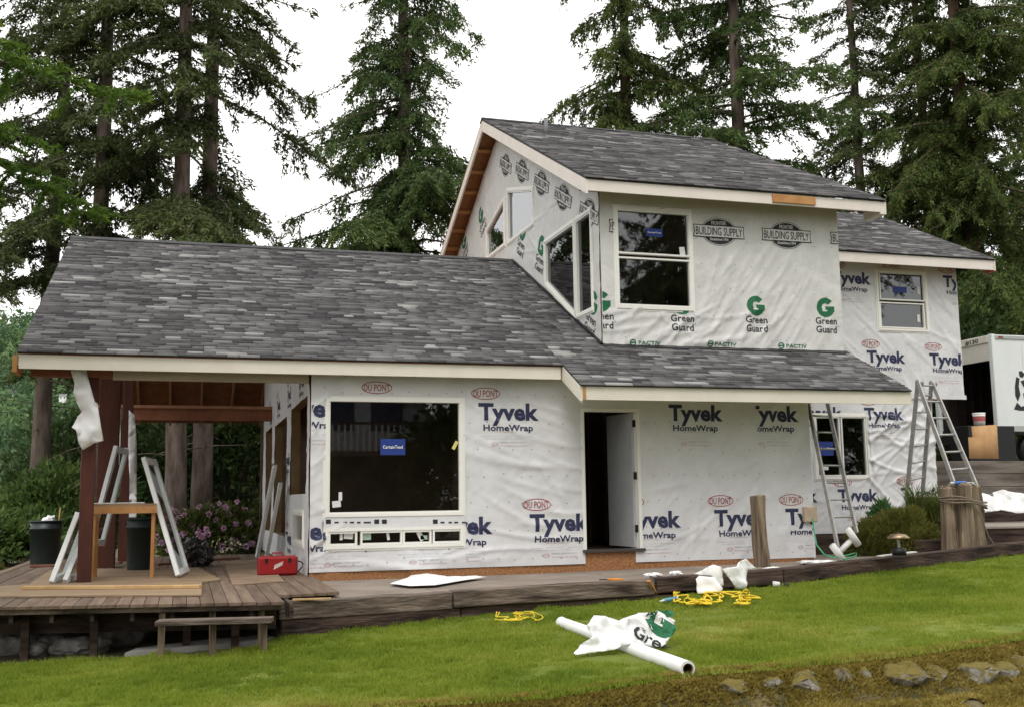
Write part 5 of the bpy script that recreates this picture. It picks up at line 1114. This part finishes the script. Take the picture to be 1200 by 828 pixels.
# ------------------------------------------------------------------ vegetation
def tri_leaves(P, D, size, width, rng, droop=.0, spread=.5):
    n = len(P); d = D+rng.normal(0, spread, (n, 3)); d[:, 2] -= droop; d /= np.linalg.norm(d, axis=1, keepdims=True)+1e-9
    s = np.cross(d, rng.normal(0, 1, (n, 3))); s /= np.linalg.norm(s, axis=1, keepdims=True)+1e-9
    L = size*rng.uniform(.6, 1.3, (n, 1)); w = width*rng.uniform(.6, 1.3, (n, 1))
    V = np.empty((n, 3, 3)); V[:, 0] = P-s*w/2; V[:, 1] = P+s*w/2; V[:, 2] = P+d*L
    return V.reshape(-1, 3)
def tree_mesh(seed, H, r0, cs, Lmax, nb, leaf=(.17, .055), per_m=26, droop=.25, elev=(5, -15), top=.35, bare=.0, twig_len=.36, az_bias=None, hang=.3, dead=0, topcut=1.0, gap=.0, trunk_bend=.0, clump=1.1, fuzz=.06):
    """returns trunk mesh, crown mesh (leaves) for a conifer of height H"""
    rng = np.random.default_rng(seed); rg = random.Random(seed)
    bm = bmesh.new(); n = 14; bend = [trunk_bend*math.sin(k/n*2.2)*.5+rg.gauss(0, .03) for k in range(n+1)]
    tp_ = [Vector((bend[k], 0, H*k/n-.4*(k == 0))) for k in range(n+1)]; tr = [r0*(1.12 if k == 0 else 1)*(1-.88*(k/n))+.02 for k in range(n+1)]
    tubeB(bm, tp_, tr, 12)
    def tx(h): return np.interp(h, [H*k/n for k in range(n+1)], bend)
    Ps, Ds, Ts, Hs = [], [], [], []
    for i in range(nb):
        f = ((i+rg.random())/nb)**.9; h = cs+(H*.985-cs)*f
        if h > H*topcut: continue
        if gap and noise.noise((h*.55, seed*1.7, 0)) < -gap: continue
        prof = (1-f)**.75*(1-top)+top*(1-f)*.6+.06; prof *= min(1, .55+f*3)
        L = Lmax*prof*min(1.35, max(.3, rg.gauss(.88, .27))); az = rg.uniform(0, 2*math.pi)
        if az_bias is not None and rg.random() < az_bias[1]: az = az_bias[0]+rg.gauss(0, .6)
        e = math.radians(elev[0]+(elev[1]-elev[0])*(1-f)+rg.gauss(0, 7)); m_ = max(5, int(L/.22)); s = np.linspace(0, 1, m_)
        dr = droop*rg.uniform(.6, 1.4); ax = np.array([math.cos(az), math.sin(az)]); wob = np.cumsum(rng.normal(0, .03, m_))
        r = s*L*math.cos(e); z = s*L*math.sin(e)-dr*L*s**2*.9+.28*dr*L*np.clip(s-.7, 0, 1)**2*5
        B = np.stack([tx(h)+ax[0]*r-ax[1]*wob*L*.4, ax[1]*r+ax[0]*wob*L*.4, h+z], -1)
        tubeB(bm, [Vector(B[k]) for k in range(0, m_, 2)]+[Vector(B[-1])], [max(.006, r0*.16*(1-.85*k/m_)*min(1, L/3)) for k in range(0, m_, 2)]+[.004], 4, cap=False)
        T = np.gradient(B, axis=0); T /= np.linalg.norm(T, axis=1, keepdims=True); S = np.stack([-T[:, 1], T[:, 0], 0*T[:, 0]], -1)
        k0 = max(1, int(m_*bare)); shade = rg.uniform(-.12, .12)
        for k in range(k0, m_):
            if noise.noise((s[k]*L*clump, i*3.7, seed)) < -.12: continue
            for sg in (-1, 1):
                if rg.random() < .12: continue
                tl = (twig_len*L*(1-.75*s[k])*min(1, .35+s[k]*2)+.15)*rg.uniform(.5, 1.2); tl = min(tl, 1.5)
                d = T[k]*rg.uniform(.3, .8)+S[k]*sg+np.array([0, 0, -hang*rg.uniform(.4, 1.6)]); d /= np.linalg.norm(d)
                c = max(2, int(tl*per_m)); u = rng.uniform(.05, 1, c)
                P = B[k]+d*(u*tl)[:, None]+np.array([0, 0, -1])*(hang*.5*tl*u**2)[:, None]
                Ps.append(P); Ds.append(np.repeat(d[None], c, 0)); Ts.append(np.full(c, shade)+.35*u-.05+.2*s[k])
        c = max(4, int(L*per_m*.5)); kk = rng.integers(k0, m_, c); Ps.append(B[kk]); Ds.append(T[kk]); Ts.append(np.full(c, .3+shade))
    for i in range(dead):
        h = rg.uniform(cs*.35, cs*1.05); az = rg.uniform(0, 6.28); L = rg.uniform(.5, 2.0)
        a = Vector((tx(h), 0, h)); q = a+Vector((math.cos(az)*L, math.sin(az)*L, rg.uniform(-.4, .3)*L)); tubeB(bm, [a, a.lerp(q, .5)+Vector((0, 0, .06)), q], [.025, .015, .004], 4, cap=False)
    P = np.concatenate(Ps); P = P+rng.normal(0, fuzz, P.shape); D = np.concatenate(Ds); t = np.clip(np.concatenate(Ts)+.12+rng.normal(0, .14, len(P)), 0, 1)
    V = tri_leaves(P, D, leaf[0], leaf[1], rng, hang*.6, .6)
    me = bpy.data.meshes.new('trunk'); bmesh.ops.recalc_face_normals(bm, faces=bm.faces); bm.to_mesh(me); bm.free(); me.polygons.foreach_set('use_smooth', [True]*len(me.polygons))
    return me, rawmesh('crown', V, np.arange(len(V)), 3, t)
FIRL = leafmat('fir_needles', (0.0307, 0.0464, 0.0159), (0.0799, 0.1073, 0.0348), (0.1614, 0.1885, 0.0609), .3)
SPRL = leafmat('spruce_needles', (0.0343, 0.0607, 0.0203), (0.0887, 0.1418, 0.0405), (0.1789, 0.2362, 0.0702), .32)
CEDL = leafmat('cedar_sprays', (0.0401, 0.0594, 0.0175), (0.1002, 0.1418, 0.0338), (0.186, 0.2228, 0.0607), .34)
NEARL = leafmat('young_fir_needles', (0.0322, 0.0696, 0.0127), (0.103, 0.1868, 0.0269), (0.2559, 0.3381, 0.0515), .45)
def plant_tree(name, lab, meshes, loc, leaf, bark=BARK, rot=0., sc=1., grp='tall conifers behind the house', cat='tree', lean=(0, 0)):
    t = empty(name, loc); t.rotation_euler = (lean[0], lean[1], rot); t.scale = (sc,)*3; tag(t, lab, cat, grp)
    for nme, me, mm in (('trunk', meshes[0], bark), ('crown', meshes[1], leaf)):
        o = bpy.data.objects.new(nme, me); COL.objects.link(o); o.parent = t
        if not me.materials: me.materials.append(mm)
    return t
def tb_(px, py, y): p = at(px, py, y=y); return p.x
M1 = tree_mesh(11, 30, .27, 6.5, 5.0, 110, droop=.22, elev=(10, -18), bare=.14, dead=12, gap=.22, per_m=84, leaf=(.165, .065), trunk_bend=.7)
M2 = tree_mesh(12, 31, .27, 6.0, 5.0, 105, droop=.28, elev=(8, -20), bare=.14, dead=10, gap=.22, per_m=84, leaf=(.165, .065))
M3 = tree_mesh(13, 29, .28, 7.0, 5.2, 100, trunk_bend=-.4, droop=.25, elev=(12, -22), bare=.18, dead=26, gap=.18, per_m=84, leaf=(.165, .065))
M5 = tree_mesh(15, 27, .33, 2.0, 5.6, 190, droop=.30, elev=(12, -14), hang=.6, twig_len=.42, bare=.05, per_m=84, leaf=(.165, .062))
M6 = tree_mesh(16, 28, .30, 4, 5.3, 170, droop=.30, elev=(6, -16), hang=.8, twig_len=.36, bare=.06, per_m=84, leaf=(.17, .068), gap=.3)
M7 = tree_mesh(17, 27, .33, 4, 5.9, 165, droop=.18, elev=(14, -10), hang=.5, bare=.1, per_m=84, leaf=(.165, .065), gap=.3)
M9 = tree_mesh(19, 30, .42, 3, 6.8, 210, droop=.32, elev=(8, -20), hang=.65, bare=.06, per_m=84, leaf=(.17, .068))
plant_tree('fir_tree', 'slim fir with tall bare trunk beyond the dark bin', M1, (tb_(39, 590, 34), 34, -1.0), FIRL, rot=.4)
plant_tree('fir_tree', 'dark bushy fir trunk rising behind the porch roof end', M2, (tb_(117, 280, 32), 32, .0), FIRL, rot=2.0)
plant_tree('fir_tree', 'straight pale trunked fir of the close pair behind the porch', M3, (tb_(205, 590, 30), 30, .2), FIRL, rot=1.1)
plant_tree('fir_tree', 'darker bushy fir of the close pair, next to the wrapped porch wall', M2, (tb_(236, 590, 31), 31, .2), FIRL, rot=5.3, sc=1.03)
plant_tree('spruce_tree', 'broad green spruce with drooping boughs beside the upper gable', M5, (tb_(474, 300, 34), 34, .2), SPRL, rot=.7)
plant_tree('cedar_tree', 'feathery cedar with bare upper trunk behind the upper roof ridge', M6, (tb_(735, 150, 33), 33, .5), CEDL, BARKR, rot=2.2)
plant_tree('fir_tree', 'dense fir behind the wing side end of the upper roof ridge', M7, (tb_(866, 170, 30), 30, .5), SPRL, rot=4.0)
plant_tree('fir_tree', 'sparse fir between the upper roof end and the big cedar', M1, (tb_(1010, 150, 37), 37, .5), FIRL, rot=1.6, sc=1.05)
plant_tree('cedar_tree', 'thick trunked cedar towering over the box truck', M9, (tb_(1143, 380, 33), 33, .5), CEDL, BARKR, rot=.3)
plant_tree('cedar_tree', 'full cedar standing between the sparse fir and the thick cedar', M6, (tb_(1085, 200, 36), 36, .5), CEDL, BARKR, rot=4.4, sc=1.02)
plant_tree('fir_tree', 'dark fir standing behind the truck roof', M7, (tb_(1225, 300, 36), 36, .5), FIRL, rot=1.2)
plant_tree('fir_tree', 'small slender fir top showing above the porch roof ridge', tree_mesh(31, 12, .12, 2, 2.0, 50, per_m=22), (tb_(353, 280, 45), 45, 1.0), FIRL, rot=.3)
# young bright fir beside the camera's left, its boughs reaching over the lawn
MN = tree_mesh(41, 11, .16, 4.75, 4.5, 100, clump=.3, fuzz=.02, az_bias=(0.15, .85), leaf=(.085, .034), per_m=170, droop=.14, elev=(12, -2), hang=.14, twig_len=.30, bare=.12, top=.3)
plant_tree('young_fir', 'bright green young fir reaching its boughs in front of the dark firs', MN, (-4.4, 10.0, .0), NEARL, rot=.9, grp=None)

def bush(name, lab, c, r, n, leaf, lm, seed, cat='shrub', grp=None, stems=5, up=.3, amp=.35, fl=None, inner=.55):
    rng = np.random.default_rng(seed); t = empty(name, c); tag(t, lab, cat, grp)
    d = rng.normal(0, 1, (n, 3)); d /= np.linalg.norm(d, axis=1, keepdims=True); d[:, 2] = np.where(d[:, 2] < -.25, -d[:, 2], d[:, 2])
    k = np.array([1+amp*noise.noise(Vector(q)*1.6+Vector((seed, 0, 0)))+amp*.7*noise.noise(Vector(q)*4.2+Vector((0, seed, 0))) for q in d])
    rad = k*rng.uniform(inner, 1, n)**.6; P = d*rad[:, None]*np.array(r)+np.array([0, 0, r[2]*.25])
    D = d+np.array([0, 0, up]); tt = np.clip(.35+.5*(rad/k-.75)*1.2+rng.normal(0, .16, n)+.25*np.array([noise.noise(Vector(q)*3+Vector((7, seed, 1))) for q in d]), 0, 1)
    V = tri_leaves(P, D, leaf[0], leaf[1], rng, 0, .55)
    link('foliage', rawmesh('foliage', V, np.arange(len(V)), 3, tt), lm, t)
    rg = random.Random(seed)
    for i in range(stems):
        a = rg.uniform(0, 6.28); tube('stem', [(0, 0, -.15), (math.cos(a)*r[0]*.25, math.sin(a)*r[1]*.25, r[2]*.4), (math.cos(a)*r[0]*.55, math.sin(a)*r[1]*.55, r[2]*.85)], [.03*r[2], .02*r[2], .006*r[2]], TWIG, t, 5)
    return t, d, k
BUSHL = leafmat('broad_leaf', (0.0382, 0.072, 0.0192), (0.089, 0.15, 0.036), (0.1781, 0.24, 0.066), .35)
YBUSH = leafmat('yellow_green_leaf', (.07, .085, .02), (.15, .165, .04), (.24, .235, .07), .38)
DARKB = leafmat('dark_hemlock_leaf', (0.0254, 0.051, 0.018), (0.0636, 0.108, 0.033), (0.1192, 0.1725, 0.054), .28)
for i, (px, y, w, h, lm, lab) in enumerate(((-40, 27, 2.0, 1.0, BUSHL, 'loose low green shrub beyond the deck near the fence end'), (12, 29, 1.8, 1.1, BUSHL, 'rounded green shrub beyond the deck near the slim fir trunk'), (75, 33, 2.2, 2.4, BUSHL, 'tall leafy shrub behind the hanging torn wrap'),
        (175, 40, 3.4, 5.0, YBUSH, 'yellow green thicket between the rear porch post and the paired firs'), (222, 42, 3.0, 4.6, YBUSH, 'yellow green thicket seen between the paired fir trunks'), (272, 36, 2.8, 5.2, DARKB, 'dark hemlock bush between the fir pair and the porch wall'), (325, 38, 3.4, 5.6, DARKB, 'dark hemlock bush seen past the porch wall openings'), (120, 38, 3.2, 4.6, DARKB, 'dark green bush behind the wide porch column'),
        (1110, 31, 4.5, 5.5, DARKB, 'dark evergreen thicket behind the truck and the upper wing'), (1215, 32, 4.0, 4.5, DARKB, 'dark evergreen bush beyond the truck side'), (30, 44, 2.6, 2.2, BUSHL, 'green tree crown low between the hill and the slim fir'))):
    x = at(px, 560, y=y).x; z0 = float(gz(x, y)) if px < 500 else 2.3
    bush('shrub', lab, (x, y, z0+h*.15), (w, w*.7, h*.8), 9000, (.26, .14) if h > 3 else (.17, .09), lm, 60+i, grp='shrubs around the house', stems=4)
# rhododendron with pink blossoms
RHOD = leafmat('rhododendron_leaf', (.055, .085, .02), (.13, .165, .04), (.25, .26, .085), .35)
PINK = mat('pink_petal', (.62, .34, .54), (.78, .55, .70), 9, .7)
rc_ = at(244, 652, z=DZ-.2); rc_ = Vector((at(244, 630, y=25).x, 25, .35))
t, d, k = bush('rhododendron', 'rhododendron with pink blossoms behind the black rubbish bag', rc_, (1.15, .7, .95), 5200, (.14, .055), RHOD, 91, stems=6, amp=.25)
V = []; rng = np.random.default_rng(5); P = rng.normal(0, 1, (46, 3)); P /= np.linalg.norm(P, axis=1, keepdims=True)
bl = rawmesh('blossom', tri_leaves(P*.035, P, .045, .06, rng, 0, .3), np.arange(46*3), 3); bl.materials.append(PINK)
rg = random.Random(9)
for i in range(64):
    q = d[rg.randrange(len(d))]; j = int(np.argmin(np.linalg.norm(d-q, axis=1)))
    if q[1] > .25 or q[2] < -.1: q = q*np.array([1, -1 if q[1] > 0 else 1, 1]); q[2] = abs(q[2])
    o = bpy.data.objects.new('blossom', bl); COL.objects.link(o); o.parent = t; f = k[j]*1.0; o.location = (q[0]*1.15*f, q[1]*.7*f, q[2]*.95*f+.24); o.scale = (rg.uniform(.8, 1.3),)*3; o.rotation_euler = (rg.random()*3, rg.random()*3, 0)
# juniper and ornamental grass beside the stump
JUN = leafmat('juniper_needles', (.08, .09, .02), (.18, .185, .042), (.30, .285, .07), .4)
jx = lambda px, y: at(px, 600, y=y).x
bush('juniper', 'low spreading olive juniper between ladder and stump', (jx(1050, 16.0), 16.0, .60), (.80, .55, .56), 20000, (.085, .018), JUN, 95, stems=6, up=.7, amp=.35)
bush('juniper', 'taller juniper behind the spreading one at the wall', (jx(1085, 16.6), 16.4, .70), (.55, .4, .55), 13000, (.085, .018), JUN, 96, stems=5, up=.8, amp=.35)
bush('juniper', 'small reddish juniper at the ladder foot', (jx(1018, 15.9), 15.9, .55), (.45, .3, .40), 7000, (.08, .017), JUN, 97, stems=4, up=.8, amp=.3)
bush('shrub', 'pale green low plant against the wall behind the juniper', (jx(1034, 17.6), 17.6, .9), (.28, .2, .42), 700, (.12, .05), leafmat('pale_leaf', (.05, .12, .04), (.10, .21, .07), (.16, .28, .10), .3), 98, stems=3)
def tuft(name, lab, c, n, L, seed, lm):
    rng = np.random.default_rng(seed); V = []; T = []; ix = []
    for i in range(n):
        a = rng.uniform(0, 6.28); l = L*rng.uniform(.6, 1.1); o = rng.uniform(.25, .75)*l; b = rng.normal(0, .05, 2); s = np.array([-math.sin(a), math.cos(a), 0])*.009
        pts = [np.array([b[0]+math.cos(a)*o*u**1.5, b[1]+math.sin(a)*o*u**1.5, l*(u-.35*u**3)]) for u in np.linspace(0, 1, 6)]
        for j in range(5):
            k0 = len(V); w0, w1 = 1-.18*j, 1-.18*(j+1); V += [pts[j]-s*w0, pts[j]+s*w0, pts[j+1]+s*w1, pts[j+1]-s*w1]; ix += [k0, k0+1, k0+2, k0+3]; T.append(np.clip(.5+rng.normal(0, .2), 0, 1))
    t = empty(name, c); tag(t, lab, 'grass', 'ornamental grasses'); link('blades', rawmesh('blades', np.array(V), np.array(ix), 4, np.array(T)), lm, t); lathe('crown_base', [(0, -.05), (.07, -.05), (.05, .06), (0, .08)], TWIG, t, 8); return t
TUFT = leafmat('tuft_blade', (.06, .09, .02), (.13, .18, .045), (.22, .25, .09), .3)
tuft('grass_tuft', 'arching green grass tuft in front of the folding ladder', (jx(1075, 16.2), 16.2, 1.15), 150, .95, 1, TUFT)
tuft('grass_tuft', 'upright green grass tuft next to the stump top', (jx(1100, 16.0), 15.9, 1.1), 140, .95, 2, TUFT)
for i, (px, py, lab) in enumerate(((8, 665, 'weedy green clump by the low fence end'), (40, 655, 'weedy clump behind the deck edge by the dark bin'))):
    p = at(px, py, z=.3); bush('weed_clump', lab, (p.x-.4, 21.5+i, .1), (.6, .5, .45), 1500, (.12, .05), YBUSH, 120+i, stems=3, grp='weeds')
ps = at(4, 640, y=22); pf = empty('low_fence', (ps.x-.35, 22, 0)); tag(pf, 'short weathered fence end at the edge of the yard', 'fence')
for k in range(3): box('slat', -.3+.16*k, -.18+.16*k, -.02, .02, -.3, .95-.05*k, WOODG, pf)
beam('cap_rail', (-.5, -.03, .93), (.3, -.03, 1.12), .12, .04, WOODG, pf)

# ------------------------------------------------------------------ across the lane, seen in the window panes
nh = empty('neighbour_house', (0, 0, 0)); tag(nh, 'brown neighbouring house with balcony rail mirrored in the picture window', 'house')
SID = mat('grey_siding', (.34, .36, .38), (.42, .44, .46), 2, .8); BRN = mat('brown_siding', (.05, .035, .028), (.075, .055, .042), 2, .85)
box('upper_wall', 2.6, 9.5, -17, -13.2, 3.6, 7.6, SID, nh); box('lower_wall', 2.6, 9.5, -17, -13.0, -.5, 3.4, BRN, nh); box('balcony', 2.4, 9.7, -13.2, -11.6, 3.3, 3.5, BRN, nh)
box('handrail', 2.4, 9.7, -11.68, -11.6, 4.55, 4.65, BRN, nh)
for k in range(30): box('baluster', 2.45+k*.245, 2.53+k*.245, -11.67, -11.62, 3.5, 4.55, mat('pale_baluster', (.50, .46, .42)), nh)
for x in (3.2, 5.2, 7.2): box('window', x, x+1.3, -13.25, -13.15, 4.4, 6.2, mat('blue_grey_pane', (.04, .055, .10), None, rough=.15), nh)
mk('roof', [(2, -11.4, 7.5), (10.1, -11.4, 7.5), (10.1, -15.2, 9.4), (2, -15.2, 9.4), (2, -19, 7.5), (10.1, -19, 7.5)], [(0, 1, 2, 3), (3, 2, 5, 4), (0, 3, 4), (1, 5, 2)], ROOFB, nh)
for i, (x, y, M_, lm, bk, lab) in enumerate(((-6, -14, M5, SPRL, BARK, 'spruce across the lane at the balcony end of the neighbouring house'), (12, -13, M7, SPRL, BARK, 'fir across the lane beside the brown neighbouring house'), (16.5, -17, M9, CEDL, BARKR, 'cedar across the lane behind the fir'), (21.5, -13, M5, SPRL, BARK, 'spruce across the lane mirrored in the upper window'), (27, -16, M7, SPRL, BARK, 'fir across the lane beyond the mirrored spruce'), (33, -12, M9, CEDL, BARKR, 'cedar across the lane farthest from the neighbouring house'), (0, -21, M6, CEDL, BARKR, 'cedar rising behind the brown neighbouring house'))):
    plant_tree('lane_tree', lab, M_, (x, y, -.3), lm, bk, rot=i*1.3, grp='trees across the lane')
for i, (x, y) in enumerate(((11.6, -10.5), (17.5, -10.5), (23, -10), (28, -9.5), (-2, -11))):
    bush('lane_shrub', ('dark shrub across the lane below the %s tree' % ('fir', 'cedar', 'mirrored', 'farther', 'balcony end')[i]), (x, y, .2), (3.2, 2, 5.0 if i == 0 else 3.4), 9000, (.34, .2), DARKB, 140+i, grp='shrubs across the lane', stems=3)

def staples(w, u0, u1, v0, v1, su, sv, seed):
    rg = random.Random(seed); bm = bmesh.new(); v = v0
    while v < v1:
        u = u0+rg.uniform(0, su)
        while u < u1:
            a, b = u+rg.gauss(0, .02), v+rg.gauss(0, .025)
            if not any(inpoly(insetpoly(p, -.06), a, b) for p in w.open):
                n = w.h(a, b)+.004; bm.faces.new([bm.verts.new(w.P(a+dx*.011, b+dz*.008, n)) for dx, dz in ((-1, -1), (1, -1), (1, 1), (-1, 1))])
            u += su*rg.uniform(.8, 1.2)
        v += sv
    o = frombm('staples', bm, mat('staple_grey', (.36, .36, .37), None, rough=.5), w.obj); o['kind'] = 'stuff'
staples(WF, XL+.1, XR-.1, .72, 3.3, .24, .40, 1); staples(WU, XUL+.1, XUR-.1, 4.15, 6.4, .3, .42, 2)
WR.obj = wr2; staples(WR, 11, XRU-.1, 3.75, 6.3, .3, .42, 3)
